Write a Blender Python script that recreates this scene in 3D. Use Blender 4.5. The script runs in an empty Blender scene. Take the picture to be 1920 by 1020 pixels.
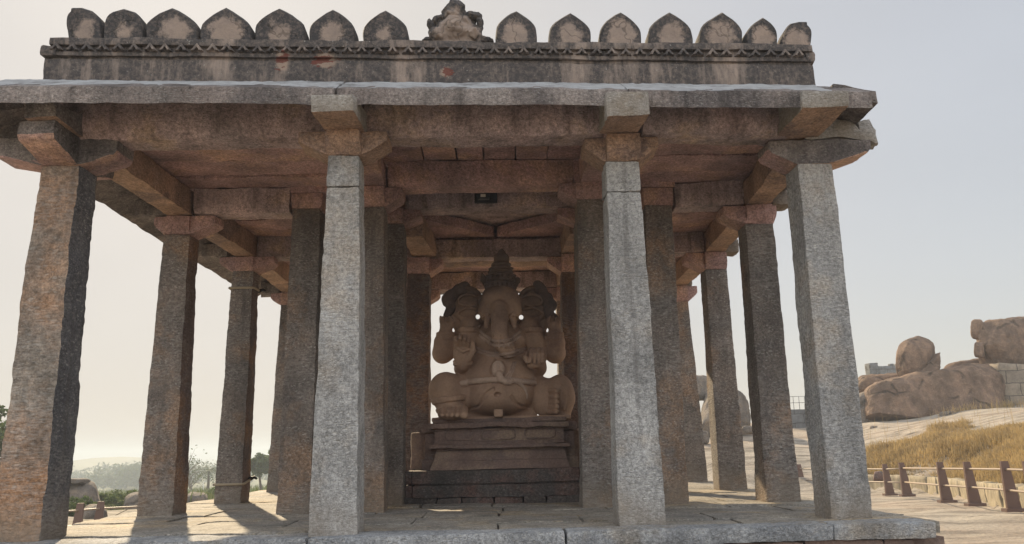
import bpy, math, random
import numpy as np
from mathutils import Vector, Matrix
R = math.radians
random.seed(7)
rng = np.random.default_rng(11)
scene = bpy.context.scene
COL = scene.collection

# ------------------------------------------------------------------ camera
CZ = 0.752
F = 1503.3
CR = np.array([0.99966744, -0.0142284, -0.02150733])
CU = np.array([0.01797317, -0.21365435, 0.97674397])
CW = np.array([0.01849263, 0.9768057, 0.21332756])
cd = bpy.data.cameras.new('camera')
cam = bpy.data.objects.new('camera', cd)
COL.objects.link(cam)
cd.sensor_width = 36
cd.lens = F / 1920 * 36
cd.clip_start = 0.1
cd.clip_end = 20000
cam.matrix_world = Matrix(((CR[0], CU[0], -CW[0], 0), (CR[1], CU[1], -CW[1], 0), (CR[2], CU[2], -CW[2], CZ), (0, 0, 0, 1)))
scene.camera = cam

# ------------------------------------------------------------------ world, sun, exposure
SKY_GAIN, SKY_SAT = 1.74, 0.36
SUN_EL, SUN_AZ = R(28.6), R(-21.9)          # azimuth from +Y towards +X
world = bpy.data.worlds.new('World')
scene.world = world
world.use_nodes = True
wn = world.node_tree
bg = wn.nodes['Background']
sky = wn.nodes.new('ShaderNodeTexSky')
sky.sky_type = 'NISHITA'
sky.sun_disc = False
sky.sun_elevation = SUN_EL
sky.sun_rotation = SUN_AZ
sky.altitude = 450
sky.air_density = 1.0
sky.dust_density = 4.0
sky.ozone_density = 0.0
# thick winter haze evens the sky's brightness out: keep its hues, compress its value
sep_ = wn.nodes.new('ShaderNodeSeparateColor')
sep_.mode = 'HSV'
com_ = wn.nodes.new('ShaderNodeCombineColor')
com_.mode = 'HSV'
pw_ = wn.nodes.new('ShaderNodeMath')
pw_.operation = 'POWER'
pw_.inputs[1].default_value = 0.12
ml_ = wn.nodes.new('ShaderNodeMath')
ml_.operation = 'MULTIPLY'
ml_.inputs[1].default_value = SKY_GAIN
st_ = wn.nodes.new('ShaderNodeMath')
st_.operation = 'MULTIPLY'
st_.inputs[1].default_value = SKY_SAT
wn.links.new(sky.outputs[0], sep_.inputs[0])
wn.links.new(sep_.outputs[0], com_.inputs[0])
wn.links.new(sep_.outputs[1], st_.inputs[0])
wn.links.new(st_.outputs[0], com_.inputs[1])
wn.links.new(sep_.outputs[2], pw_.inputs[0])
wn.links.new(pw_.outputs[0], ml_.inputs[0])
tcw = wn.nodes.new('ShaderNodeTexCoord')
sxw = wn.nodes.new('ShaderNodeSeparateXYZ')
mrw = wn.nodes.new('ShaderNodeMapRange')           # added gain: brightens the sky behind the camera to light the facing stone
mrw.interpolation_type = 'SMOOTHSTEP'
mrw.inputs['From Min'].default_value = 0.35
mrw.inputs['From Max'].default_value = -0.55
mrw.inputs['To Min'].default_value = 1.0
mrw.inputs['To Max'].default_value = 2.3
wn.links.new(tcw.outputs['Generated'], sxw.inputs[0])
wn.links.new(sxw.outputs[1], mrw.inputs[0])
mg_ = wn.nodes.new('ShaderNodeMath')
mg_.operation = 'MULTIPLY'
wn.links.new(ml_.outputs[0], mg_.inputs[0])
wn.links.new(mrw.outputs[0], mg_.inputs[1])
nzw = wn.nodes.new('ShaderNodeTexNoise')            # faint unevenness of the haze
nzw.inputs['Scale'].default_value = 1.6
nzw.inputs['Detail'].default_value = 4
mpw = wn.nodes.new('ShaderNodeMapping')
mpw.inputs['Scale'].default_value = (1, 1, 2.6)
wn.links.new(tcw.outputs['Generated'], mpw.inputs[0])
wn.links.new(mpw.outputs[0], nzw.inputs['Vector'])
mrn = wn.nodes.new('ShaderNodeMapRange')
mrn.inputs['From Min'].default_value = 0.3
mrn.inputs['From Max'].default_value = 0.7
mrn.inputs['To Min'].default_value = 0.95
mrn.inputs['To Max'].default_value = 1.05
wn.links.new(nzw.outputs['Fac'], mrn.inputs[0])
mgn = wn.nodes.new('ShaderNodeMath')
mgn.operation = 'MULTIPLY'
wn.links.new(mg_.outputs[0], mgn.inputs[0])
wn.links.new(mrn.outputs[0], mgn.inputs[1])
wn.links.new(mgn.outputs[0], com_.inputs[2])
mrs = wn.nodes.new('ShaderNodeMapRange')
mrs.inputs['From Min'].default_value = 0.5
mrs.inputs['From Max'].default_value = -0.2
mrs.inputs['To Min'].default_value = 1.0
mrs.inputs['To Max'].default_value = 0.35
wn.links.new(sxw.outputs[1], mrs.inputs[0])
ms_ = wn.nodes.new('ShaderNodeMath')
ms_.operation = 'MULTIPLY'
wn.links.new(st_.outputs[0], ms_.inputs[0])
wn.links.new(mrs.outputs[0], ms_.inputs[1])
wn.links.new(ms_.outputs[0], com_.inputs[1])
wn.links.new(com_.outputs[0], bg.inputs[0])
bg.inputs[1].default_value = 0.15
sd = bpy.data.lights.new('sun', 'SUN')
sun = bpy.data.objects.new('sun', sd)
COL.objects.link(sun)
sd.energy = 3.6
sd.angle = R(0.8)
sd.color = (1.0, 0.80, 0.53)
sdir = Vector((math.sin(SUN_AZ) * math.cos(SUN_EL), math.cos(SUN_AZ) * math.cos(SUN_EL), math.sin(SUN_EL)))
sun.rotation_euler = sdir.to_track_quat('Z', 'Y').to_euler()
sun.location = (-8, 20, 12)
scene.view_settings.view_transform = 'Standard'
scene.view_settings.look = 'None'
scene.view_settings.exposure = 1.0
scene.view_settings.gamma = 1
scene.cycles.max_bounces = 8
scene.cycles.diffuse_bounces = 5
scene.cycles.volume_bounces = 1


# ------------------------------------------------------------------ helpers
def at(px, py, Y):
    """world point seen at a photo pixel, at depth Y"""
    v = CW + CR * (px - 960) / F + CU * (510 - py) / F
    q = v * (Y / v[1])
    return np.array([q[0], q[1], q[2] + CZ])


TAB = rng.random((3, 64, 64, 64))


def vnoise(P, f, ch=0, off=0.0):
    Q = np.asarray(P, float) * f + off + 1000.0
    I = np.floor(Q).astype(int)
    T = Q - I
    T = T * T * (3 - 2 * T)
    I &= 63
    J = (I + 1) & 63
    t = TAB[ch]
    x0, y0, z0 = I[..., 0], I[..., 1], I[..., 2]
    x1, y1, z1 = J[..., 0], J[..., 1], J[..., 2]
    a, b, c = T[..., 0], T[..., 1], T[..., 2]
    v = ((t[x0, y0, z0] * (1 - a) + t[x1, y0, z0] * a) * (1 - b) + (t[x0, y1, z0] * (1 - a) + t[x1, y1, z0] * a) * b) * (1 - c) + \
        ((t[x0, y0, z1] * (1 - a) + t[x1, y0, z1] * a) * (1 - b) + (t[x0, y1, z1] * (1 - a) + t[x1, y1, z1] * a) * b) * c
    return v * 2 - 1


def fbm(P, f, octv=3, ch=0, off=0.0):
    s = 0
    a = 1
    for k in range(octv):
        s = s + a * vnoise(P, f * 2 ** k, ch, off + 17.3 * k)
        a *= .5
    return s


class Geo:
    """collects quads / triangles, builds one mesh object"""
    def __init__(self):
        self.v = []
        self.f = []
        self.n = 0

    def add(self, V, Fs):
        V = np.asarray(V, float)
        self.v.append(V)
        n = self.n
        self.f += [tuple(int(i) + n for i in f) for f in Fs]
        self.n += len(V)
        return self

    def build(self, name, mat, parent=None, origin=None, smooth=True, sharp=None, faces=()):
        V = np.concatenate(self.v)
        if origin is None:
            lo, hi = V.min(0), V.max(0)
            origin = np.array([(lo[0] + hi[0]) / 2, (lo[1] + hi[1]) / 2, lo[2]])
        origin = np.asarray(origin, float)
        me = bpy.data.meshes.new(name)
        me.from_pydata((V - origin).tolist(), [], self.f)
        if smooth:
            me.polygons.foreach_set('use_smooth', [True] * len(me.polygons))
            if sharp:
                me.set_sharp_from_angle(angle=R(sharp))
        me.materials.append(mat)
        me.update()
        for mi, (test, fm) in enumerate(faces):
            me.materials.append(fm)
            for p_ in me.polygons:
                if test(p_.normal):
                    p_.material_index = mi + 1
        o = bpy.data.objects.new(name, me)
        COL.objects.link(o)
        place(o, origin, parent)
        return o


WPOS = {}


def place(o, origin, parent):
    origin = np.asarray(origin, float)
    if parent is not None:
        o.parent = parent
        o.location = origin - WPOS[parent.name]
    else:
        o.location = origin
    WPOS[o.name] = origin


def empty(name, loc):
    o = bpy.data.objects.new(name, None)
    COL.objects.link(o)
    o.location = loc
    o.empty_display_size = .2
    WPOS[o.name] = np.asarray(loc, float)
    return o


def tag(o, label=None, cat=None, group=None, kind=None):
    for k, v in (('label', label), ('category', cat), ('group', group), ('kind', kind)):
        if v:
            o[k] = v
    return o


def lattice(n):
    nx, ny, nz = n
    I = np.stack(np.meshgrid(np.arange(nx + 1), np.arange(ny + 1), np.arange(nz + 1), indexing='ij'), -1)
    m = (I[..., 0] == 0) | (I[..., 0] == nx) | (I[..., 1] == 0) | (I[..., 1] == ny) | (I[..., 2] == 0) | (I[..., 2] == nz)
    ids = -np.ones(m.shape, int)
    ids[m] = np.arange(m.sum())
    T = I[m] / np.array([nx, ny, nz])
    fs = []
    def q(a, b, c, d, flip):
        s = np.stack([a, b, c, d], -1).reshape(-1, 4)
        fs.append(s[:, ::-1] if flip else s)
    for k, flip in ((0, True), (nz, False)):
        s = ids[:, :, k]
        q(s[:-1, :-1], s[1:, :-1], s[1:, 1:], s[:-1, 1:], flip)
    for k, flip in ((0, False), (ny, True)):
        s = ids[:, k, :]
        q(s[:-1, :-1], s[1:, :-1], s[1:, 1:], s[:-1, 1:], flip)
    for k, flip in ((0, True), (nx, False)):
        s = ids[k]
        q(s[:-1, :-1], s[1:, :-1], s[1:, 1:], s[:-1, 1:], flip)
    return T, np.concatenate(fs)


SEED = [0]


def hexa(g, C, res=.06, rnd=.02, amp=.01, freq=2.2, warp=None, fine=.5, nmax=110, sup=0):
    """rough-hewn block with 8 given corners C[i][j][k] (x,y,z low/high)"""
    C = np.asarray(C, float).reshape(2, 2, 2, 3)
    size = np.array([np.linalg.norm((C[1] - C[0]).reshape(-1, 3), axis=1).mean(),
                     np.linalg.norm((C[:, 1] - C[:, 0]).reshape(-1, 3), axis=1).mean(),
                     np.linalg.norm((C[:, :, 1] - C[:, :, 0]).reshape(-1, 3), axis=1).mean()])
    n = np.clip(np.round(size / res).astype(int), 2, nmax)
    T, Fq = lattice(n)
    SEED[0] += 1
    off = (SEED[0] * 7.31) % 50
    rr = min(rnd, size.min() * .45)
    if rr > 0:
        q = (T - .5) * size
        Pn = T * size
        r = rr * (.75 + .6 * vnoise(Pn, 4.0, 1, off))[:, None]
        h = size / 2 - r
        c = np.clip(q, -h, h)
        d = q - c
        L = np.linalg.norm(d, axis=1)[:, None]
        q = np.where(L > 1e-9, c + d / np.maximum(L, 1e-9) * np.minimum(L, r), q)
        T = q / size + .5
    if sup:
        q = (T - .5) * 2
        q = q / np.maximum((np.abs(q) ** sup).sum(1, keepdims=True) ** (1 / sup), 1e-6)
        T = q / 2 + .5
    if warp is not None:
        T = warp(T)
    a, b, c = T[:, 0:1], T[:, 1:2], T[:, 2:3]
    P = 0
    for i in (0, 1):
        for j in (0, 1):
            for k in (0, 1):
                P = P + C[i, j, k] * (a if i else 1 - a) * (b if j else 1 - b) * (c if k else 1 - c)
    if amp:
        D = np.stack([fbm(P, freq, 2, ch, off) + fine * fbm(P, freq * 7, 3, ch, off + 9) for ch in range(3)], -1)
        P = P + D * amp
    g.add(P, Fq)
    return g


def box(x0, x1, y0, y1, z0, z1):
    return [[[(x0, y0, z0), (x0, y0, z1)], [(x0, y1, z0), (x0, y1, z1)]], [[(x1, y0, z0), (x1, y0, z1)], [(x1, y1, z0), (x1, y1, z1)]]]


def beam_c(p0, p1, w, z0, z1):
    """box corners along p0->p1 (xy), width w"""
    p0 = np.array(p0, float)
    p1 = np.array(p1, float)
    d = (p1 - p0) / np.linalg.norm(p1 - p0)
    nrm = np.array([-d[1], d[0]])
    out = []
    for p in (p0, p1):
        row = []
        for s in (-.5, .5):
            q = p + nrm * w * s
            row.append([(q[0], q[1], z0), (q[0], q[1], z1)])
        out.append(row)
    return out


def tube(g, pts, rad, n=8, caps=True):
    pts = [np.asarray(p, float) for p in pts]
    if not hasattr(rad, '__len__'):
        rad = [rad] * len(pts)
    V = []
    up = np.array([0.123, .31, 1.0])
    for i, p in enumerate(pts):
        t = pts[min(i + 1, len(pts) - 1)] - pts[max(i - 1, 0)]
        t = t / (np.linalg.norm(t) + 1e-9)
        if abs(t @ up) / np.linalg.norm(up) > .97:
            up = np.array([1.0, .2, .1])
        a = np.cross(t, up)
        a /= np.linalg.norm(a)
        b = np.cross(t, a)
        for k in range(n):
            th = 2 * math.pi * k / n
            V.append(p + rad[i] * (a * math.cos(th) + b * math.sin(th)))
    Fs = []
    for i in range(len(pts) - 1):
        for k in range(n):
            Fs.append((i * n + k, i * n + (k + 1) % n, (i + 1) * n + (k + 1) % n, (i + 1) * n + k))
    if caps:
        Fs.append(tuple(range(n))[::-1])
        Fs.append(tuple((len(pts) - 1) * n + k for k in range(n)))
    return g.add(V, Fs)


# ------------------------------------------------------------------ materials
class M:
    def __init__(self, name):
        self.m = bpy.data.materials.new(name)
        self.m.use_nodes = True
        self.t = self.m.node_tree
        self.b = self.t.nodes['Principled BSDF']
        self.b.inputs['Specular IOR Level'].default_value = .3

    def n(self, typ, **kw):
        o = self.t.nodes.new('ShaderNode' + typ)
        for k, v in kw.items():
            if k in o.inputs:
                o.inputs[k].default_value = v
            else:
                setattr(o, k, v)
        return o

    def l(self, a, b):
        self.t.links.new(a, b)

    def coords(self, scale=(1, 1, 1), rnd=True, out='Object'):
        tc = self.n('TexCoord')
        mp = self.n('Mapping')
        mp.inputs['Scale'].default_value = scale
        self.l(tc.outputs[out], mp.inputs[0])
        if rnd:
            oi = self.n('ObjectInfo')
            mu = self.n('Math', operation='MULTIPLY')
            mu.inputs[1].default_value = 40
            self.l(oi.outputs['Random'], mu.inputs[0])
            cx = self.n('CombineXYZ')
            self.l(mu.outputs[0], cx.inputs[0])
            self.l(mu.outputs[0], cx.inputs[1])
            self.l(mu.outputs[0], cx.inputs[2])
            self.l(cx.outputs[0], mp.inputs['Location'])
        return mp.outputs[0]

    def noise(self, co, scale, detail=4, rough=.6):
        o = self.n('TexNoise')
        o.inputs['Scale'].default_value = scale
        o.inputs['Detail'].default_value = detail
        o.inputs['Roughness'].default_value = rough
        self.l(co, o.inputs['Vector'])
        return o.outputs['Fac']

    def ramp(self, fac, stops):
        o = self.n('ValToRGB')
        el = o.color_ramp.elements
        while len(el) < len(stops):
            el.new(.5)
        for e, (p, c) in zip(el, stops):
            e.position = p
            e.color = (c, c, c, 1) if not hasattr(c, '__len__') else (*c, 1)
        self.l(fac, o.inputs[0])
        return o.outputs[0]

    def mix(self, fac, a, b, mode='MIX'):
        o = self.n('Mix', data_type='RGBA', blend_type=mode)
        for sock, v in ((o.inputs[0], fac), (o.inputs[6], a), (o.inputs[7], b)):
            if hasattr(v, 'links') or hasattr(v, 'is_linked'):
                self.l(v, sock)
            elif hasattr(v, '__len__'):
                sock.default_value = (*v, 1)
            else:
                sock.default_value = v
        return o.outputs[2]

    def math(self, op, a, b=None):
        o = self.n('Math', operation=op)
        for s, v in ((o.inputs[0], a), (o.inputs[1], b)):
            if v is None:
                continue
            if hasattr(v, 'is_linked'):
                self.l(v, s)
            else:
                s.default_value = v
        return o.outputs[0]

    def done(self, col, rough=.85, bump=None, strength=.5, dist=.01):
        if hasattr(col, 'is_linked'):
            self.l(col, self.b.inputs['Base Color'])
        else:
            self.b.inputs['Base Color'].default_value = (*col, 1)
        self.b.inputs['Roughness'].default_value = rough
        if bump is not None:
            o = self.n('Bump')
            o.inputs['Strength'].default_value = strength
            o.inputs['Distance'].default_value = dist
            self.l(bump, o.inputs['Height'])
            self.l(o.outputs[0], self.b.inputs['Normal'])
        return self.m


def stone(name, A, B, C, pit=26, strength=.9, dist=.02, speck=.35, chisel=.5, thr=(.5, .62), scale=1.0, vstreak=False, soot=None, grain=1.0, base=False):
    """granite: A and B in broad clouds, C in rusty patches, light peck marks"""
    m = M(name)
    co = m.coords((scale,) * 3)
    n1 = m.noise(co, 1.6, 6, .62)
    n2 = m.noise(co, .9, 5, .7)
    n3 = m.noise(co, 85, 3, .7)
    tc2 = m.coords((1.2, 1.2, 2.6))
    n4 = m.noise(tc2, 14, 3, .6)
    col = m.mix(m.ramp(n1, [(.38, 0.0), (.62, 1.0)]), A, B)
    col = m.mix(m.ramp(n2, [(thr[0], 0.0), (thr[1], 1.0)]), col, C)
    # peck marks: small pale dents in a darker weathered skin
    def pecks(sc, seedoff, lo, hi):
        vo = m.n('TexVoronoi', feature='F1')
        vo.inputs['Scale'].default_value = sc
        mp = m.n('Mapping')
        mp.inputs['Location'].default_value = (seedoff,) * 3
        mp.inputs['Scale'].default_value = (.8, .8, 1.7)
        m.l(co, mp.inputs[0])
        wob = m.n('Mix', data_type='VECTOR')
        nn = m.n('TexNoise')
        nn.inputs['Scale'].default_value = 7
        nn.inputs['Detail'].default_value = 3
        m.l(mp.outputs[0], nn.inputs['Vector'])
        wob.inputs[0].default_value = .10
        m.l(mp.outputs[0], wob.inputs[4])
        m.l(nn.outputs['Color'], wob.inputs[5])
        m.l(wob.outputs[1], vo.inputs['Vector'])
        return m.ramp(vo.outputs['Distance'], [(lo, 1.0), (hi, 0.0)])
    pa = m.math('MULTIPLY', pecks(pit, 0.0, .16, .40), m.ramp(m.noise(co, 4.5, 3), [(.36, .05), (.6, 1.0)]))
    pb = m.math('MULTIPLY', pecks(pit * 1.75, 3.7, .14, .36), m.ramp(m.noise(co, 3.1, 3), [(.38, .1), (.62, .8)]))
    pk2 = m.math('MAXIMUM', pa, pb)
    col = m.mix(1.0, col, m.ramp(n3, [(.32, 1 - .34 * grain), (.68, 1 + .3 * grain)]), 'MULTIPLY')
    col = m.mix(1.0, col, m.ramp(m.noise(co, 30, 4, .7), [(.32, 1 - .5 * grain), (.68, 1 + .32 * grain)]), 'MULTIPLY')
    col = m.mix(m.math('MULTIPLY', pk2, speck), col, m.mix(.6, col, (.66, .64, .60)))
    br_ = m.coords((1.6, 1.6, .45))
    col = m.mix(1.0, col, m.ramp(m.noise(br_, 1.3, 5, .65), [(.34, 1 - .34 * grain), (.64, 1 + .14 * grain)]), 'MULTIPLY')
    if vstreak:
        sc = m.coords((5, 5, .5))
        st = m.ramp(m.noise(sc, 1.2, 4, .6), [(.5, 1.0), (.72, .45)])
        col = m.mix(1.0, col, st, 'MULTIPLY')
    if soot:
        sx_ = m.n('SeparateXYZ')
        tco = m.n('TexCoord')
        m.l(tco.outputs['Object'], sx_.inputs[0])
        zz = m.math('ADD', sx_.outputs[2], m.math('MULTIPLY', m.math('SUBTRACT', n1, .5), 1.6))
        col = m.mix(m.math('MULTIPLY', m.ramp(m.math('MULTIPLY', zz, .4), [(soot[0] * .4, 0.0), (soot[1] * .4, 1.0)]), soot[2]), col, (.06, .045, .04))
    if base:
        bx_ = m.n('SeparateXYZ')
        tcb = m.n('TexCoord')
        m.l(tcb.outputs['Object'], bx_.inputs[0])
        zb_ = m.math('ADD', bx_.outputs[2], m.math('MULTIPLY', m.math('SUBTRACT', n1, .5), -.9))
        col = m.mix(m.ramp(zb_, [(.02, .55), (.38, 0.0)]), col, (.25, .205, .155))
        run = m.coords((7, 7, .28))
        rn_ = m.math('MULTIPLY', m.ramp(m.noise(run, 1.0, 4, .6), [(.56, 0.0), (.70, .5)]), m.ramp(bx_.outputs[2], [(.2, 0.0), (1.0, 1.0)]))
        col = m.mix(rn_, col, (.09, .082, .078))
        tr_ = m.coords((3.4, 3.4, 15))
        row = m.math('MULTIPLY', m.ramp(m.noise(tr_, 3.2, 3, .55), [(.42, 0.0), (.60, 1.0)]), m.ramp(m.noise(co, 1.9, 3), [(.45, 0.0), (.6, 1.0)]))
        col = m.mix(m.math('MULTIPLY', row, .20), col, (.52, .50, .47))
        n4 = m.math('ADD', n4, m.math('MULTIPLY', row, -.7))
    h = m.math('ADD', m.math('MULTIPLY', n4, chisel * .6), m.math('MULTIPLY', pk2, -.4))
    h = m.math('ADD', h, m.math('MULTIPLY', m.noise(co, 38, 4, .7), .55))
    return m.done(col, .82, h, strength, dist)


MAT = {}
MAT['grey'] = stone('grey_granite', (.42, .415, .405), (.31, .308, .303), (.37, .33, .285), pit=24, speck=.85, base=True)
MAT['brown'] = stone('brown_granite', (.225, .19, .165), (.155, .138, .127), (.285, .195, .135), pit=24, speck=.6, base=True)
MAT['rust'] = stone('rusty_granite', (.275, .235, .195), (.225, .19, .16), (.36, .205, .115), pit=24, speck=.4, thr=(.42, .6), scale=.6, base=True)
MAT['slate'] = stone('dark_side_granite', (.135, .135, .145), (.10, .10, .11), (.16, .15, .15), pit=22, speck=.55, base=True)
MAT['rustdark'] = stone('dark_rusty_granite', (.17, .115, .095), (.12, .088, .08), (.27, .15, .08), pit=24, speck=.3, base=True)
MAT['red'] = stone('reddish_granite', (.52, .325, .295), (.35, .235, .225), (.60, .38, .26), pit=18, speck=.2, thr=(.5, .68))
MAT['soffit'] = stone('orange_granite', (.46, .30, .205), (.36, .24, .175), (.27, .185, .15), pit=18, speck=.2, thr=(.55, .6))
MAT['beam'] = stone('beam_granite', (.54, .40, .385), (.38, .30, .295), (.58, .42, .31), pit=26, speck=.3, thr=(.52, .66), vstreak=True)
MAT['eave'] = stone('eave_granite', (.215, .178, .162), (.265, .232, .215), (.14, .122, .118), pit=30, speck=.45, vstreak=True)
MAT['dark'] = stone('dark_plinth_stone', (.105, .085, .075), (.085, .075, .07), (.15, .09, .075), pit=20, speck=.2, strength=.5)
MAT['ped'] = stone('pedestal_stone', (.235, .16, .13), (.175, .125, .108), (.29, .21, .155), pit=20, speck=.12, strength=.5, grain=.5)
MAT['edge'] = stone('kerb_granite', (.40, .41, .42), (.25, .265, .285), (.34, .31, .27), pit=30, speck=.9)
MAT['statue'] = stone('statue_stone', (.46, .31, .215), (.35, .235, .17), (.24, .15, .115), pit=40, speck=.05, strength=.25, chisel=.1, dist=.008, thr=(.58, .72), soot=(1.2, 2.2, .80), grain=.22)
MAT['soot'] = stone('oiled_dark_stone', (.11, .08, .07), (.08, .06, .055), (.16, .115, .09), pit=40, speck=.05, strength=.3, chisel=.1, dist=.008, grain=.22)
MAT['carved'] = stone('carved_ornament_stone', (.56, .42, .33), (.48, .355, .28), (.40, .29, .23), pit=40, speck=.05, strength=.25, chisel=.1, dist=.008, grain=.22)
MAT['floor'] = stone('floor_granite', (.38, .345, .29), (.29, .275, .25), (.42, .34, .235), pit=22, speck=.25, strength=.6)


def lime():
    m = M('lime_mortar')
    co = m.coords()
    n = m.noise(co, 6, 6, .7)
    col = m.mix(m.ramp(n, [(.35, 0.0), (.7, 1.0)]), (.42, .43, .44), (.26, .26, .265))
    col = m.mix(m.ramp(m.noise(co, 2.2, 6, .75), [(.52, 0.0), (.66, .75)]), col, (.15, .145, .145))
    return m.done(col, .9, m.noise(co, 40, 4), .8, .02)


MAT['lime'] = lime()


def rockmat(name, A, B, C):
    m = M(name)
    co = m.coords((1, 1, 1))
    n1 = m.noise(co, .7, 7, .68)
    n2 = m.noise(co, 2.6, 7, .7)
    stc = m.coords((1.1, 1.1, .22))
    st = m.noise(stc, 1.0, 6, .7)
    col = m.mix(m.ramp(n1, [(.36, 0.0), (.64, 1.0)]), A, B)
    col = m.mix(m.ramp(n2, [(.46, 0.0), (.68, 1.0)]), col, C)
    col = m.mix(1.0, col, m.ramp(st, [(.42, 1.0), (.62, .55)]), 'MULTIPLY')
    # joints and exfoliation cracks
    vo = m.n('TexVoronoi', feature='DISTANCE_TO_EDGE')
    vo.inputs['Scale'].default_value = .5
    mv = m.n('Mix', data_type='VECTOR')
    mv.inputs[0].default_value = .35
    wo = m.n('TexNoise')
    wo.inputs['Scale'].default_value = 1.4
    wo.inputs['Detail'].default_value = 5
    m.l(co, wo.inputs['Vector'])
    m.l(co, mv.inputs[4])
    m.l(wo.outputs['Color'], mv.inputs[5])
    m.l(mv.outputs[1], vo.inputs['Vector'])
    cr = m.ramp(vo.outputs['Distance'], [(.006, 0.0), (.03, 1.0)])
    crm = m.math('MAXIMUM', cr, m.ramp(m.noise(co, .9, 3), [(.46, 1.0), (.56, 0.0)]))
    col = m.mix(1.0, col, m.ramp(crm, [(0.0, .42), (1.0, 1.0)]), 'MULTIPLY')
    col = m.mix(1.0, col, m.ramp(m.noise(co, 22, 4, .75), [(.3, .7), (.7, 1.25)]), 'MULTIPLY')
    h = m.math('ADD', m.math('MULTIPLY', n2, 1.2), m.math('MULTIPLY', crm, .5))
    h = m.math('ADD', h, m.math('MULTIPLY', m.noise(co, 11, 5, .7), .5))
    return m.done(col, .9, h, 1.0, .10)


MAT['boulder'] = rockmat('boulder_granite', (.245, .158, .105), (.155, .105, .08), (.31, .21, .145))
MAT['boulderg'] = rockmat('grey_boulder_granite', (.23, .195, .165), (.165, .145, .13), (.28, .22, .165))


def plaster(name, red=()):
    m = M(name)
    co = m.coords((1, 1, 1), rnd=False)
    n = m.noise(co, 3, 6, .7)
    col = m.mix(m.ramp(n, [(.35, 0.0), (.7, 1.0)]), (.35, .28, .235), (.235, .195, .17))
    stc = m.coords((1.6, 1.6, .35), rnd=False)
    s = m.noise(stc, 2.1, 6, .72)
    blk = m.ramp(s, [(.36, 0.0), (.51, 1.0)])
    fine = m.ramp(m.noise(co, 22, 5, .75), [(.34, .55), (.56, 1.0)])
    col = m.mix(m.math('MULTIPLY', m.math('MULTIPLY', blk, fine), .93), col, (.052, .05, .052))
    if red:
        gp_ = m.n('NewGeometry')
        sp_ = m.n('SeparateXYZ')
        m.l(gp_.outputs['Position'], sp_.inputs[0])
        acc = None
        for rx_, rz_, rw_, rh_ in red:
            dx_ = m.math('DIVIDE', m.math('SUBTRACT', sp_.outputs[0], rx_), rw_)
            dz_ = m.math('DIVIDE', m.math('SUBTRACT', sp_.outputs[2], rz_), rh_)
            dx_ = m.math('SQRT', m.math('ADD', m.math('MULTIPLY', dx_, dx_), m.math('MULTIPLY', dz_, dz_)))
            acc = dx_ if acc is None else m.math('MINIMUM', acc, dx_)
        ps_ = m.n('Mapping')
        ps_.inputs['Scale'].default_value = (1, 1, 2.0)
        m.l(gp_.outputs['Position'], ps_.inputs[0])
        rn_ = m.noise(ps_.outputs[0], 7.5, 4, .6)
        halo = m.ramp(m.math('ADD', acc, m.math('MULTIPLY', m.math('SUBTRACT', rn_, .5), 2.0)), [(.6, 1.0), (1.25, 0.0)])
        col = m.mix(m.math('MULTIPLY', halo, .7), col, (.36, .27, .21))
        rm_ = m.math('ADD', m.math('MULTIPLY', acc, .22), m.math('SUBTRACT', .54, rn_))
        col = m.mix(m.ramp(rm_, [(.165, .9), (.19, 0.0)]), col, (.15, .05, .038))
    sp = m.ramp(m.noise(co, 48, 2, .5), [(.70, 0.0), (.74, 1.0)])
    col = m.mix(m.math('MULTIPLY', sp, .5), col, (.5, .48, .45))
    return m.done(col, .92, m.math('ADD', m.noise(co, 30, 5, .7), m.math('MULTIPLY', n, .7)), .7, .02)


MAT['plaster'] = plaster('weathered_lime_plaster', [(float(at(px_, py_, 7.8)[0]), float(at(px_, py_, 7.8)[2]), w_, h_) for px_, py_, w_, h_ in ((530, 117, .07, .12), (610, 114, .13, .10), (836, 130, .07, .07))])


def merlon_mat():
    m = M('merlon_plaster')
    tc = m.n('TexCoord')
    co = m.coords((1, 1, 1))
    sep = m.n('SeparateXYZ')
    m.l(tc.outputs['Generated'], sep.inputs[0])
    dx = m.math('MULTIPLY', m.math('SUBTRACT', sep.outputs[0], .5), 2.0)
    dz = m.math('MULTIPLY', m.math('SUBTRACT', sep.outputs[2], .28), 1.45)
    d = m.math('SQRT', m.math('ADD', m.math('MULTIPLY', dx, dx), m.math('MULTIPLY', dz, dz)))
    n = m.noise(co, 5, 6, .75)
    d = m.math('ADD', d, m.math('MULTIPLY', m.math('SUBTRACT', n, .5), 1.5))
    oi_ = m.n('ObjectInfo')
    d = m.math('ADD', d, m.math('MULTIPLY', m.math('SUBTRACT', oi_.outputs['Random'], .5), .34))
    blk = m.ramp(d, [(.38, 0.0), (.60, 1.0)])
    base = m.mix(m.ramp(m.noise(co, 9, 5, .7), [(.35, 0.0), (.7, 1.0)]), (.33, .26, .215), (.235, .19, .165))
    fine = m.ramp(m.noise(co, 26, 5, .75), [(.32, .55), (.54, 1.0)])
    col = m.mix(m.math('MULTIPLY', blk, fine), base, (.05, .048, .05))
    # hairline cracks
    vo = m.n('TexVoronoi', feature='DISTANCE_TO_EDGE')
    vo.inputs['Scale'].default_value = 1.9
    wo = m.n('TexNoise')
    wo.inputs['Scale'].default_value = 6
    m.l(co, wo.inputs['Vector'])
    mv = m.n('Mix', data_type='VECTOR')
    mv.inputs[0].default_value = .25
    m.l(co, mv.inputs[4])
    m.l(wo.outputs['Color'], mv.inputs[5])
    m.l(mv.outputs[1], vo.inputs['Vector'])
    cr = m.ramp(vo.outputs['Distance'], [(.004, .62), (.012, 1.0)])
    col = m.mix(1.0, col, cr, 'MULTIPLY')
    return m.done(col, .92, m.math('ADD', m.noise(co, 34, 5, .7), cr), .7, .015)


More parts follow.
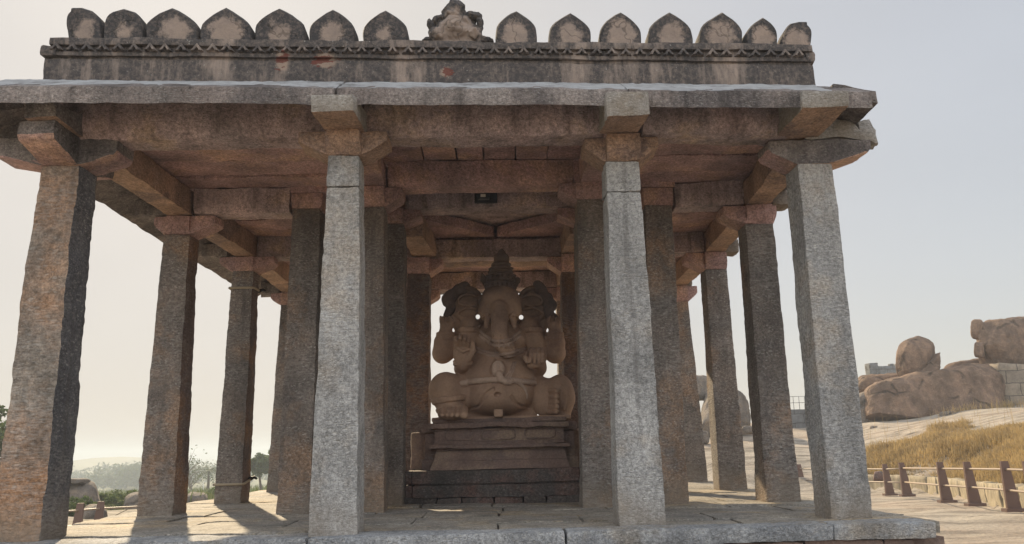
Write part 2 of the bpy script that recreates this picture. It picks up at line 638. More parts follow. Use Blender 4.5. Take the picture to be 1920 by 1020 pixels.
MAT['merlon'] = merlon_mat()


def plain(name, c, rough=.7, var=.25, scale=6):
    m = M(name)
    co = m.coords()
    n = m.noise(co, scale, 5, .65)
    c2 = tuple(x * (1 - var) for x in c)
    return m.done(m.mix(n, c, c2), rough, m.noise(co, scale * 8, 3), .2, .005)


MAT['post'] = plain('mauve_painted_steel', (.165, .105, .085), .6, .25)
MAT['rail'] = plain('cream_painted_pipe', (.34, .27, .21), .5, .2)
MAT['rope'] = plain('pale_rope', (.42, .36, .27), .9, .3, 40)
MAT['black'] = plain('black_metal', (.025, .025, .028), .5, .2)
MAT['glass'] = plain('lamp_glass', (.7, .68, .62), .25, .1)
MAT['bark'] = plain('bark', (.12, .09, .065), .9, .4)
MAT['pole'] = plain('whitewashed_pole', (.7, .7, .68), .7, .1)


def leafmat(name, A, B):
    m = M(name)
    co = m.coords((1, 1, 1))
    n = m.noise(co, 1.2, 3)
    col = m.mix(m.ramp(n, [(.35, 0.0), (.65, 1.0)]), A, B)
    m.done(col, .7)
    tr = m.n('BsdfTranslucent')
    m.l(col, tr.inputs['Color'])
    mx = m.n('MixShader')
    mx.inputs[0].default_value = .45
    m.l(m.b.outputs[0], mx.inputs[1])
    m.l(tr.outputs[0], mx.inputs[2])
    m.l(mx.outputs[0], m.t.nodes['Material Output'].inputs['Surface'])
    return m.m


MAT['leaf'] = leafmat('dark_leaves', (.045, .07, .025), (.075, .10, .035))
MAT['leaf2'] = leafmat('mid_leaves', (.06, .09, .03), (.10, .13, .045))
MAT['palmleaf'] = leafmat('palm_fronds', (.05, .075, .03), (.08, .10, .04))
MAT['shrub'] = leafmat('bright_shrub_leaves', (.065, .095, .035), (.10, .13, .045))
MAT['straw'] = leafmat('dry_straw', (.50, .37, .175), (.29, .215, .11))
MAT['reed'] = leafmat('green_reeds', (.08, .12, .035), (.14, .15, .06))


def masonry(name, A, B, sx, sz):
    m = M(name)
    co = m.coords((1, 1, 1), rnd=False)
    br = m.n('TexBrick')
    br.inputs['Scale'].default_value = 1
    br.inputs['Brick Width'].default_value = sx
    br.inputs['Row Height'].default_value = sz
    br.inputs['Mortar Size'].default_value = .015
    br.inputs['Color1'].default_value = (*A, 1)
    br.inputs['Color2'].default_value = (*B, 1)
    br.inputs['Mortar'].default_value = (.05, .045, .04, 1)
    rot = m.n('Mapping')
    rot.inputs['Rotation'].default_value = (R(-90), 0, 0)
    m.l(co, rot.inputs[0])
    wn_ = m.n('TexNoise')
    wn_.inputs['Scale'].default_value = 2
    m.l(co, wn_.inputs['Vector'])
    mv = m.n('Mix', data_type='VECTOR')
    mv.inputs[0].default_value = .12
    m.l(rot.outputs[0], mv.inputs[4])
    m.l(wn_.outputs['Color'], mv.inputs[5])
    m.l(mv.outputs[1], br.inputs['Vector'])
    n = m.noise(co, 3, 6, .7)
    col = m.mix(1.0, br.outputs['Color'], m.ramp(n, [(.3, .6), (.7, 1.25)]), 'MULTIPLY')
    return m.done(col, .9, m.math('ADD', br.outputs['Fac'], m.noise(co, 12, 4)), .6, .03)


MAT['masonry'] = masonry('block_masonry', (.28, .23, .175), (.22, .185, .15), 1.1, .6)
MAT['ruin'] = masonry('ruined_wall_stone', (.16, .165, .17), (.12, .125, .13), .9, .45)


def lowwall_mat():
    m = M('rendered_low_wall')
    co = m.coords((2.5, 2.5, .8), rnd=False)
    n = m.noise(co, 2.2, 6, .75)
    col = m.mix(m.ramp(n, [(.4, 0.0), (.62, 1.0)]), (.40, .34, .235), (.22, .19, .14))
    return m.done(col, .9, m.noise(co, 16, 4), .6, .02)


MAT['lowwall'] = lowwall_mat()


def ground_mat():
    m = M('rock_and_soil_ground')
    geo = m.n('NewGeometry')
    co = geo.outputs['Position']
    sep = m.n('SeparateXYZ')
    m.l(co, sep.inputs[0])
    mp = m.n('Mapping')
    mp.inputs['Scale'].default_value = (.35, 1.0, 1.3)
    mp.inputs['Rotation'].default_value = (0, 0, R(-16))
    m.l(co, mp.inputs[0])
    n1 = m.noise(mp.outputs[0], 1.1, 7, .68)
    n2 = m.noise(co, .35, 5, .6)
    rock = m.mix(m.ramp(n1, [(.36, 0.0), (.66, 1.0)]), (.43, .38, .31), (.30, .265, .225))
    rock = m.mix(m.ramp(n2, [(.45, 0.0), (.7, 1.0)]), rock, (.37, .295, .23))
    crack = m.ramp(m.noise(mp.outputs[0], 2.6, 4, .55), [(.31, .40), (.39, 1.0)])
    rock = m.mix(1.0, rock, crack, 'MULTIPLY')
    mp2 = m.n('Mapping')
    mp2.inputs['Scale'].default_value = (.16, 1.0, 1.6)
    mp2.inputs['Rotation'].default_value = (0, 0, R(12))
    m.l(co, mp2.inputs[0])
    lay = m.ramp(m.noise(mp2.outputs[0], 1.9, 6, .7), [(.40, .58), (.56, 1.08)])
    rock = m.mix(1.0, rock, lay, 'MULTIPLY')
    rock = m.mix(1.0, rock, m.ramp(m.noise(co, 14, 5, .75), [(.3, .72), (.7, 1.22)]), 'MULTIPLY')
    veg = m.mix(m.ramp(m.noise(co, .12, 6, .7), [(.38, 0.0), (.62, 1.0)]), (.075, .105, .04), (.20, .19, .10))
    vf = m.math('ADD', m.math('MULTIPLY', sep.outputs[0], -.12), m.math('MULTIPLY', m.math('SUBTRACT', n2, .5), 4))
    vf = m.ramp(m.math('MULTIPLY', m.math('SUBTRACT', vf, 1.6), .5), [(0.0, 0.0), (1.0, 1.0)])
    far = m.ramp(m.math('MULTIPLY', sep.outputs[1], .004), [(.24, 0.0), (.5, 1.0)])
    vf = m.math('MAXIMUM', vf, far)
    col = m.mix(vf, rock, veg)
    return m.done(col, .92, m.math('ADD', n1, m.noise(co, 9, 5, .7)), .8, .06)


MAT['ground'] = ground_mat()

# ------------------------------------------------------------------ ground / terrain
LEFT_R = [0, 10, 22, 45, 100, 300, 420, 5000]
LEFT_Z = [-.95, -1.0, -1.25, -2.3, -4.6, -11.8, -12.6, -12.8]


def wall_x(Y):
    Y = np.asarray(Y, float)
    return np.where(Y < 27, 12.25 + (Y - 20) * .25, 14.0 - (Y - 27) * .22)


def terrain_z(x, y):
    x = np.asarray(x, float)
    y = np.asarray(y, float)
    r = np.hypot(x, y)
    left = np.interp(r, LEFT_R, LEFT_Z)
    near = -.80 - .012 * np.maximum(0, y - 12)
    ang = np.degrees(np.arctan2(x, np.maximum(y, .01)))
    # right hillside: rises beyond the low wall
    d = x - wall_x(y)
    dd = np.where(y > 27, np.maximum(d, (y - 29.5) * .56 - np.maximum(0, 8.5 - x) * .8), d)
    dd = np.maximum(dd, 0)
    up = np.interp(dd, [0, .25, 3, 8.3, 16, 24, 40, 400], [0, .35, 1.45, 2.6, 3.4, 5, 8.5, 9])
    cap = np.interp(ang, [9, 13, 20, 22.5, 25, 30, 40], [-.6, 2.0, 2.2, 3.5, 5, 6.5, 7])
    right = near + up
    right = np.minimum(right, np.maximum(cap, near))
    w = np.clip((ang + 2) / 10, 0, 1)
    w = w * w * (3 - 2 * w)
    # behind the pavilion: gentle fall to the plain
    mid = np.interp(r, [0, 30, 60, 300, 420, 5000], [-.9, -1.2, -2.6, -11.8, -12.6, -12.8])
    lw = np.clip((-x - 3) / 4, 0, 1)
    base = np.where(y > 0, mid, -.85)
    z = base * (1 - w) + right * w
    nearw = np.clip(1 - (r - 18) / 10, 0, 1)
    z = z * (1 - nearw) + (near * (1 - lw) + left * lw) * nearw if True else z
    z = np.where((w > .99), right, z)
    far = np.clip((r - 90) / 120, 0, 1)
    z = z * (1 - far) + np.minimum(z, mid) * far
    P = np.stack([x, y, 0 * x], -1)
    rough = fbm(P, .25, 4) * np.clip((r - 3) / 30, .12, .5) * .35
    flat = np.clip(1 - np.maximum(np.abs(x + .4) - 5, np.abs(y - 12.4) - 5.6) / 3, 0, 1)
    z = z + rough * (1 - .9 * flat)
    return z


g = Geo()
rad = np.concatenate([[0], np.geomspace(2.0, 5200, 190)])
ths = np.radians(np.concatenate([np.arange(-44, 46, .4), np.arange(46, 316, 5)]))
RR, TT = np.meshgrid(rad[1:], ths, indexing='ij')
X, Yg = RR * np.sin(TT), RR * np.cos(TT)
Zg = terrain_z(X, Yg)
nr, nt = X.shape
V = np.concatenate([[[0, 0, float(terrain_z(0., 0.))]], np.stack([X, Yg, Zg], -1).reshape(-1, 3)])
Fs = []
for i in range(nr - 1):
    for k in range(nt):
        k2 = (k + 1) % nt
        Fs.append((1 + i * nt + k, 1 + i * nt + k2, 1 + (i + 1) * nt + k2, 1 + (i + 1) * nt + k)[::-1])
for k in range(nt):
    Fs.append((0, 1 + (k + 1) % nt, 1 + k)[::-1])
g.add(V, [f[::-1] for f in Fs])
ground = g.build('ground', MAT['ground'], origin=(0, 0, 0))
tag(ground, kind='structure')
bpy.context.view_layer.update()


def tz(x, y):
    return float(terrain_z(np.array(float(x)), np.array(float(y))))


# ------------------------------------------------------------------ the pavilion
PAV = empty('stone_pavilion', (-.4, 12.3, -.8))
tag(PAV, 'open granite temple pavilion on tall rough square columns with plastered parapet', 'pavilion')


def column(name, x0, x1, y, wb, wt, z1, mat, z0=-.06, amp=.010, joint=None, ytop=None, res=.036, faces=()):
    yt = y if ytop is None else ytop
    cor = lambda z: None
    def quad(t):
        x = x0 + (x1 - x0) * t
        yy = y + (yt - y) * t
        w = wb + (wt - wb) * t
        return x, yy, w
    def C(za, zb):
        out = [[[0, 0], [0, 0]], [[0, 0], [0, 0]]]
        for k, z in enumerate((za, zb)):
            x, yy, w = quad(max(0, z) / z1)
            for i in (0, 1):
                for j in (0, 1):
                    out[i][j][k] = (x + (w if i else -w), yy + (w if j else -w), z)
        return out
    g = Geo()
    if joint:
        hexa(g, C(z0, joint - .004), res, .022, amp, fine=.5)
        hexa(g, C(joint + .004, z1), res, .022, amp * .8, fine=.5)
    else:
        hexa(g, C(z0, z1), res, .022, amp, fine=.5)
    o = g.build(name, mat, PAV, origin=(x0, y, 0), sharp=42, faces=faces)
    return o


def arm_warp(L, R_, h, col):
    """taper the underside of a corbel arm: t_x scaled towards the column below mid height"""
    tot = L + R_
    cx = L / tot
    def w(T):
        T = T.copy()
        z = T[:, 2]
        k = np.clip(z / h, 0, 1)
        lo = max(0, (L - col)) / tot
        hi = 1 - max(0, (R_ - col)) / tot
        x = T[:, 0]
        T[:, 0] = np.where(z < h, lo * (1 - k) + (1 - (1 - hi) * (1 - k) - lo * (1 - k)) * x, x)
        return T
    return w


def capital(col, x, y, z0, z1, L, R_, Fr, Bk, w, mat, colw, h=.5, name='capital', amp=.011, under=None):
    g = Geo()
    if L + R_ > .1:
        hexa(g, beam_c((x - L, y), (x + R_, y), w * 2, z0 + .003, z1), .05, .022, amp, warp=arm_warp(L, R_, h, colw))
    if Fr + Bk > .1:
        hexa(g, beam_c((x, y - Fr), (x, y + Bk), w * 2 * .97, z0, z1 - .006), .05, .022, amp, warp=arm_warp(Fr, Bk, h, colw))
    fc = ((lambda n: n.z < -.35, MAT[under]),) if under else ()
    return g.build(name, mat, col, sharp=42, faces=fc)


cols = {}
# front row (x foot, x top, y)
cols['A1'] = column('column', -4.55, -4.50, 8.13, .245, .19, 3.70, MAT['rust'], amp=.015, faces=((lambda n: n.x > .6, MAT['slate']),))  # faces turned to the right take the darker granite
cols['B1'] = column('column', -1.55, -1.545, 7.93, .225, .165, 3.70, MAT['grey'], joint=3.36)
cols['C1'] = column('column', 1.355, 1.355, 8.25, .228, .18, 3.70, MAT['grey'], joint=3.36)
cols['D1'] = column('column', 3.46, 3.485, 8.42, .215, .195, 3.70, MAT['grey'])
# second row
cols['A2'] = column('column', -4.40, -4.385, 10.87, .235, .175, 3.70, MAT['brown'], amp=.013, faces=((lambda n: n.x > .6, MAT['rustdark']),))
cols['P2'] = column('column', -2.64, -2.61, 10.82, .22, .19, 4.02, MAT['brown'])
cols['B2'] = column('column', -1.71, -1.72, 10.77, .225, .19, 4.02, MAT['brown'])
cols['C2'] = column('column', 1.25, 1.30, 10.74, .225, .18, 4.06, MAT['brown'])
cols['U2'] = column('column', 2.19, 2.27, 10.90, .225, .19, 4.01, MAT['brown'])
cols['D2'] = column('column', 3.62, 3.645, 10.84, .222, .195, 3.70, MAT['brown'])
# shrine columns
cols['R'] = column('column', -1.57, -1.57, 11.76, .21, .19, 4.05, MAT['brown'])
cols['RR'] = column('column', 1.38, 1.38, 11.80, .21, .19, 4.05, MAT['brown'])
# third row
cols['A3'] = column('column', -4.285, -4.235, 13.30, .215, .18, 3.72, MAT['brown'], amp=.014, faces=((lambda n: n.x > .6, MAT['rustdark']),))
cols['B3'] = column('column', -1.40, -1.34, 13.52, .225, .19, 3.66, MAT['rustdark'])
cols['C3'] = column('column', 1.28, 1.28, 13.55, .225, .19, 3.66, MAT['rustdark'])
cols['D3'] = column('column', 3.77, 3.765, 13.60, .23, .185, 3.67, MAT['brown'])
# fourth row
cols['A4'] = column('column', -4.37, -4.29, 16.53, .225, .185, 3.72, MAT['brown'])
cols['B4'] = column('column', -1.62, -1.60, 16.50, .22, .18, 3.70, MAT['brown'])
cols['C4'] = column('column', 1.40, 1.40, 16.55, .22, .18, 3.70, MAT['brown'])
cols['D4'] = column('column', 3.90, 3.79, 16.60, .225, .185, 3.64, MAT['brown'])

# capitals
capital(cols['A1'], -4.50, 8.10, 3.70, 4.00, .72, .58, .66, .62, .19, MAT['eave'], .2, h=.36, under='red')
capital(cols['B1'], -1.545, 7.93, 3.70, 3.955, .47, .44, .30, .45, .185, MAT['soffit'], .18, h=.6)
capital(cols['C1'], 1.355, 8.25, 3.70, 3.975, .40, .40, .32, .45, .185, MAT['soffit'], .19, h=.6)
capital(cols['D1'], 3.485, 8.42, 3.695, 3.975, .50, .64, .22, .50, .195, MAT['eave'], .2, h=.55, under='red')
capital(cols['A2'], -4.385, 10.87, 3.70, 3.97, .32, .52, .2, .5, .18, MAT['red'], .18)
capital(cols['A3'], -4.235, 13.30, 3.72, 3.97, .4, .5, .2, .5, .18, MAT['red'], .18)
capital(cols['A4'], -4.29, 16.53, 3.72, 3.97, .4, .5, .3, .4, .18, MAT['red'], .18)
capital(cols['D2'], 3.645, 10.84, 3.70, 3.97, .50, .26, .24, .5, .19, MAT['red'], .19)
capital(cols['D3'], 3.765, 13.60, 3.67, 3.97, .50, .22, .24, .5, .19, MAT['red'], .19)
capital(cols['D4'], 3.79, 16.60, 3.64, 3.97, .50, .40, .3, .4, .19, MAT['red'], .19)
capital(cols['P2'], -2.61, 10.82, 4.02, 4.24, .22, .22, .22, .22, .21, MAT['red'], .2)
capital(cols['U2'], 2.27, 10.90, 4.01, 4.26, .22, .22, .23, .22, .21, MAT['red'], .2)
capital(cols['B2'], -1.72, 10.77, 4.02, 4.30, .45, .44, .30, .42, .20, MAT['red'], .2, h=.55)
capital(cols['C2'], 1.30, 10.74, 4.06, 4.30, .42, .40, .28, .42, .20, MAT['red'], .2, h=.55)
capital(cols['R'], -1.57, 11.76, 4.05, 4.27, .3, .44, .3, .42, .19, MAT['red'], .19)
capital(cols['RR'], 1.38, 11.80, 4.05, 4.27, .44, .3, .3, .42, .19, MAT['red'], .19)
for k in ('B3', 'C3'):
    capital(cols[k], WPOS[cols[k].name][0] + (.05 if k == 'B3' else 0), 13.53, 3.66, 3.93, .42, .42, .36, .42, .2, MAT['red'], .19, h=.55)
for k in ('B4', 'C4'):
    capital(cols[k], WPOS[cols[k].name][0], 16.5, 3.70, 3.97, .42, .42, .3, .3, .19, MAT['red'], .19)


def chamfer(hz=.22, s=.16):
    def w(T):
        T = T.copy()
        z, y = T[:, 2], T[:, 1]
        k = np.where(z < hz, (1 - z / hz) * s, 0)
        T[:, 1] = .5 + (y - .5) * (1 - 2 * k)
        return T
    return w


def beam(p0, p1, w, z0, z1, mat, name='beam', res=.07, rnd=.02, amp=.014, warp=None, ends=None):
    g = Geo()
    hexa(g, beam_c(p0, p1, w, z0, z1), res, rnd, amp, warp=warp)
    return g.build(name, mat, PAV, sharp=42)


# front lintels, three spans; they meet over the columns
beam((-4.50, 8.08), (-1.73, 8.10), .46, 3.965, 4.47, MAT['beam'], 'lintel', warp=chamfer())
beam((-1.36, 8.10), (1.16, 8.14), .46, 3.965, 4.47, MAT['beam'], 'lintel', warp=chamfer())
beam((1.56, 8.17), (3.26, 8.30), .46, 3.985, 4.47, MAT['beam'], 'lintel', warp=chamfer())


def capital_block(corners, mat, name='beam_end'):
    g = Geo()
    hexa(g, corners, .045, .02, .010)
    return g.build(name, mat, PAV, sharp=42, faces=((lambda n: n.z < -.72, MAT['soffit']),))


def blk(x0, x1, yf, yb, z0, z1, dzt=.0, mat='grey', sx=0.0, droop=0.0):
    # squared beam end passing out under the eave; front face leans a little
    c = [[[(x0 + sx, yf + .04, z0 - droop), (x0, yf, z1)], [(x0, yb, z0), (x0, yb, z1 + .18)]],
         [[(x1 + sx, yf + .04, z0 - droop + .02), (x1, yf, z1)], [(x1, yb, z0), (x1, yb, z1 + .18)]]]
    return capital_block(c, MAT[mat])


blk(-4.58, -4.28, 7.33, 8.4, 3.985, 4.135, mat='eave')
blk(-1.74, -1.335, 7.10, 7.95, 3.96, 4.06, droop=.065)
blk(1.10, 1.515, 7.22, 8.0, 3.985, 4.11, droop=.13)
blk(3.07, 3.545, 7.38, 8.35, 3.995, 4.165)
# lintel tail past the right-hand corner column, broken at its end
g = Geo()
hexa(g, [[[(3.40, 8.22, 3.985), (3.40, 8.22, 4.27)], [(3.40, 8.6, 3.985), (3.40, 8.6, 4.3)]],
         [[(4.14, 8.28, 3.99), (3.98, 8.28, 4.19)], [(4.14, 8.62, 3.99), (4.0, 8.62, 4.2)]]], .045, .03, .022)
hexa(g, [[[(4.06, 8.3, 3.97), (4.04, 8.3, 4.22)], [(4.06, 8.55, 3.97), (4.04, 8.55, 4.22)]],
         [[(4.26, 8.3, 3.93), (4.19, 8.3, 4.245)], [(4.26, 8.55, 3.95), (4.2, 8.55, 4.24)]]], .045, .03, .022)
g.build('beam_end', MAT['grey'], PAV, sharp=42)
# left corner tail
g = Geo()
hexa(g, box(-5.16, -4.6, 7.96, 8.3, 3.985, 4.21), .05, .05, .02)
g.build('beam_end', MAT['eave'], PAV, sharp=42)
# beam tails out of the left flank
for yy, xo in ((10.84, -4.98), (13.3, -4.95), (16.5, -4.9)):
    g = Geo()
    hexa(g, box(xo, -4.5, yy - .17, yy + .2, 3.975, 4.21), .05, .04, .02)
    g.build('beam_end', MAT['eave'], PAV, sharp=42)
for yy, xo in ((10.84, 4.15), (13.6, 4.2), (16.6, 4.1)):
    g = Geo()
    hexa(g, box(3.86, xo, yy - .17, yy + .2, 3.975, 4.2), .05, .04, .02)
    g.build('beam_end', MAT['brown'], PAV, sharp=42)

# flank beams, front to back
for pts, nm in (([(-4.44, 8.42), (-4.36, 10.85), (-4.22, 13.3), (-4.27, 16.7)], 'l'), ([(3.50, 8.62), (3.66, 10.86), (3.77, 13.6), (3.80, 16.8)], 'r')):
    for a, b in zip(pts[:-1], pts[1:]):
        beam((a[0], a[1] + .012), (b[0], b[1] - .012), .34, 3.972, 4.325, MAT['soffit'], 'beam')
# second row
beam((-4.17, 10.82), (-2.84, 10.82), .40, 3.972, 4.325, MAT['beam'], warp=chamfer(.15, .08))
beam((-2.83, 10.82), (-1.95, 10.80), .42, 4.245, 4.60, MAT['red'])
beam((-1.50, 10.78), (1.08, 10.78), .42, 4.305, 4.66, MAT['red'], warp=chamfer(.2, .1))
beam((1.52, 10.80), (2.5, 10.88), .42, 4.265, 4.60, MAT['red'])
beam((2.51, 10.88), (3.47, 10.86), .40, 3.99, 4.325, MAT['beam'], warp=chamfer(.15, .08))
beam((-1.94, 10.77), (-1.51, 10.77), .44, 4.305, 4.64, MAT['red'])
beam((1.09, 10.76), (1.51, 10.76), .44, 4.305, 4.64, MAT['red'])
# front-to-back beams at B and C, upper level
beam((-1.55, 8.36), (-1.70, 10.53), .34, 4.29, 4.64, MAT['red'])
beam((1.38, 8.42), (1.32, 10.53), .34, 4.29, 4.64, MAT['red'])
# shrine beams
beam((-1.30, 11.72), (1.12, 11.76), .46, 4.275, 4.57, MAT['beam'], warp=chamfer(.15, .06))
beam((-1.72, 10.97), (-1.57, 11.98), .34, 4.31, 4.60, MAT['red'])
beam((1.32, 10.97), (1.38, 11.98), .34, 4.31, 4.60, MAT['red'])
beam((-1.32, 12.0), (-1.22, 13.35), .36, 3.95, 4.30, MAT['soffit'])
beam((1.30, 12.0), (1.27, 13.35), .36, 3.95, 4.30, MAT['soffit'])
beam((-1.55, 13.55), (1.45, 13.55), .36, 3.94, 4.26, MAT['beam'])
beam((-1.55, 13.98), (1.45, 13.98), .42, 3.955, 4.25, MAT['soffit'])
# third and fourth row
for a, b in (((-4.05, 13.35), (-1.57, 13.45)), ((1.47, 13.5), (3.58, 13.55)), ((-4.1, 16.5), (-1.62, 16.5)), ((-1.6, 16.5), (1.38, 16.5)), ((1.4, 16.5), (3.62, 16.55))):
    beam(a, b, .38, 3.972, 4.325, MAT['beam'])
beam((-1.42, 14.2), (-1.6, 16.3), .34, 3.972, 4.30, MAT['soffit'])
beam((1.36, 14.2), (1.4, 16.3), .34, 3.972, 4.30, MAT['soffit'])


def ceiling(x0, x1, ys, z, mat, name='ceiling_slab', tilt=0, dz=.02):
    for a, b in zip(ys[:-1], ys[1:]):
        g = Geo()
        h = z + random.uniform(-dz, dz)
        hexa(g, [[[(x0, a + .006, h), (x0, a + .006, h + .11)], [(x0, b - .006, h + tilt), (x0, b - .006, h + .11)]],
                 [[(x1, a + .006, h), (x1, a + .006, h + .11)], [(x1, b - .006, h + tilt), (x1, b - .006, h + .11)]]], .07, .025, .018, freq=3)
        g.build(name, mat, PAV, sharp=42)


ceiling(-4.32, -1.82, [8.34, 9.05, 9.62, 10.2, 10.66], 4.345, MAT['red'])
ceiling(1.62, 3.5, [8.46, 9.1, 9.65, 10.25, 10.72], 4.345, MAT['red'])
ceiling(-4.3, -1.62, [10.98, 11.6, 12.2, 12.75, 13.3], 4.345, MAT['red'])
ceiling(1.5, 3.7, [11.02, 11.6, 12.2, 12.85, 13.45], 4.345, MAT['red'])
ceiling(-4.2, 3.8, [13.7, 14.4, 15.1, 15.7, 16.4], 4.345, MAT['red'])
ceiling(-1.5, 1.5, [10.96, 11.55], 4.68, MAT['red'])
# centre bay: slabs laid front to back, their joints show
xs = [-1.62, -.98, -.53, -.16, .28, .72, 1.22]
for a, b in zip(xs[:-1], xs[1:]):
    g = Geo()
    h = 4.67 + random.uniform(-.01, .01)
    hexa(g, box(a + .006, b - .006, 8.3, 10.62, h, h + .11), .08, .02, .01)
    g.build('ceiling_slab', MAT['red'], PAV, sharp=42)
# corner slabs of the turned-square ceiling over the shrine
for s, xm in ((-1, -.03), (1, .0)):
    g = Geo()
    xc = 1.36 * s
    pts = [(xc, 12.1), (xc, 13.42), (xm + .015 * s, 13.42), (xm + .012 * s, 13.30)]
    if s > 0:
        C = [[[(*pts[3], 4.30), (*pts[3], 4.47)], [(*pts[2], 4.30), (*pts[2], 4.47)]], [[(*pts[0], 4.30), (*pts[0], 4.47)], [(*pts[1], 4.30), (*pts[1], 4.47)]]]
    else:
        C = [[[(*pts[0], 4.30), (*pts[0], 4.47)], [(*pts[1], 4.30), (*pts[1], 4.47)]], [[(*pts[3], 4.30), (*pts[3], 4.47)], [(*pts[2], 4.30), (*pts[2], 4.47)]]]
    hexa(g, C, .06, .015, .012)
    g.build('ceiling_slab', MAT['red'], PAV, sharp=42)
g = Geo()
hexa(g, box(-1.5, 1.5, 11.9, 13.75, 4.50, 4.62), .12, .02, .01)
g.build('ceiling_slab', MAT['beam'], PAV, sharp=42)

# roof deck (hidden behind the parapet)
g = Geo()
hexa(g, box(-4.55, -1.75, 8.25, 16.9, 4.48, 4.66), .3, .02, .01)
hexa(g, box(1.6, 3.78, 8.35, 16.9, 4.48, 4.66), .3, .02, .01)
hexa(g, box(-1.9, 1.75, 8.05, 14.2, 4.81, 4.93), .3, .02, .01)
hexa(g, box(-1.76, 1.61, 13.74, 16.9, 4.47, 4.64), .3, .02, .01)
g.build('roof_deck', MAT['beam'], PAV, sharp=42)


# eave slabs: thick stone sloping down and out, pale mortar fillet on top
def fy(x, y0):
    return y0 + .045 * (x + .4)


def eave(x0, x1, zf=(4.025, 4.20), y=(7.30, 7.95), mat='eave'):
    g = Geo()
    C = []
    for x in (x0, x1):
        C.append([[(x, fy(x, y[0]), zf[0]), (x, fy(x, y[0]), zf[1])], [(x, fy(x, y[1]), 4.37), (x, fy(x, y[1]), 4.56)]])
    hexa(g, C, .05, .016, .008, freq=1.2, fine=.7)
    return g.build('eave_slab', MAT[mat], PAV, sharp=42)


eave(-5.32, -1.545)
eave(-1.53, 1.33)
eave(1.342, 3.83, zf=(4.01, 4.19))
# mortar fillet along the top of the front eave
g = Geo()
for x0, x1 in ((-4.95, -1.55), (-1.53, 1.33), (1.345, 3.45)):
    C = []
    for x in (x0, x1):
        C.append([[(x, fy(x, 7.335), 4.19), (x, fy(x, 7.36), 4.226)], [(x, fy(x, 7.80), 4.44), (x, fy(x, 7.80), 4.505)]])
    hexa(g, C, .04, .010, .007, freq=3, fine=.9)
g.build('mortar_fillet', MAT['lime'], PAV, sharp=42)
# flank and back eaves
g = Geo()
hexa(g, [[[(-5.30, 7.45, 4.05), (-5.30, 7.45, 4.2)], [(-5.30, 17.3, 4.05), (-5.30, 17.3, 4.2)]], [[(-4.62, 7.9, 4.34), (-4.62, 7.9, 4.52)], [(-4.62, 17.0, 4.34), (-4.62, 17.0, 4.52)]]], .12, .02, .015)
g.build('eave_slab', MAT['eave'], PAV, sharp=42)
g = Geo()
hexa(g, [[[(3.66, 7.95, 4.34), (3.66, 7.95, 4.52)], [(3.7, 17.0, 4.34), (3.7, 17.0, 4.52)]], [[(4.02, 7.75, 4.18), (4.02, 7.75, 4.32)], [(4.2, 17.3, 4.18), (4.2, 17.3, 4.32)]]], .12, .02, .015)
g.build('eave_slab', MAT['eave'], PAV, sharp=42)
g = Geo()
hexa(g, [[[(-4.9, 16.75, 4.34), (-4.9, 16.75, 4.5)], [(-5.2, 17.35, 4.06), (-5.2, 17.35, 4.2)]], [[(3.9, 16.75, 4.34), (3.9, 16.75, 4.5)], [(4.1, 17.35, 4.06), (4.1, 17.35, 4.2)]]], .12, .02, .015)
g.build('eave_slab', MAT['eave'], PAV, sharp=42)

# ------------------------------------------------------------------ parapet
PY = 7.86                                                    # front face of the parapet at x = -.4


def strip(g, xa, xb, dy0, dy1, z0, z1, amp=.008, rnd=.015, res=.06, depth=None):
    C = []
    for x in (xa, xb):
        C.append([[(x, fy(x, PY + dy0), z0), (x, fy(x, PY + dy0), z1)], [(x, fy(x, PY + dy1), z0), (x, fy(x, PY + dy1), z1)]])
    hexa(g, C, res, rnd, amp)


ZP0, ZP1, ZP2, ZP3, ZP4 = 4.50, 4.77, 4.80, 4.915, 5.0
g = Geo()
strip(g, -4.62, 3.50, 0, .34, ZP0 - .06, ZP1, .010, .015)
strip(g, -4.58, 3.49, .025, .34, ZP1 - .002, ZP2 + .004, .004, .005)     # shadow groove
strip(g, -4.61, 3.515, -.012, .34, ZP2, ZP2 + .05, .008, .012)
strip(g, -4.58, 3.50, .015, .34, ZP2 + .046, ZP3 + .01, .006, .006)
strip(g, -4.60, 3.50, -.03, .34, ZP3, ZP4, .010, .02)
# rough return at both ends
hexa(g, box(-4.68, -4.50, fy(-4.6, PY - .02), fy(-4.6, PY + .3), ZP2, ZP3 + .01), .04, .03, .02)
hexa(g, box(3.42, 3.545, fy(3.5, PY - .02), fy(3.5, PY + .3), ZP2, ZP3 + .01), .04, .03, .02)
par = g.build('parapet', MAT['plaster'], PAV, sharp=42)
# small pointed petals under the coping
g = Geo()
x = -4.5
while x < 3.46:
    w = random.uniform(.070, .080)
    h = random.uniform(.088, .104)
    zb = ZP2 + .052
    y0 = fy(x, PY)
    yo = y0 - random.uniform(.045, .065)
    V = [(x - w, y0 + .02, zb), (x + w, y0 + .02, zb), (x, y0 + .02, zb + h), (x - w * .72, yo, zb), (x + w * .72, yo, zb), (x, yo + .008, zb + h * .85),
         (x - w * .36, yo + .05, zb), (x + w * .36, yo + .05, zb), (x, yo + .05, zb + h * .42), (x - w * .36, yo, zb), (x + w * .36, yo, zb), (x, yo + .004, zb + h * .45)]
    g.add(V, [(3, 9, 11, 5), (10, 4, 5, 11), (0, 3, 5, 2), (4, 1, 2, 5), (0, 6, 9, 3), (7, 1, 4, 10), (9, 6, 8, 11), (7, 10, 11, 8), (6, 7, 8)])
    x += random.uniform(.148, .165)
pet = g.build('petal_frieze', MAT['plaster'], par, smooth=False)


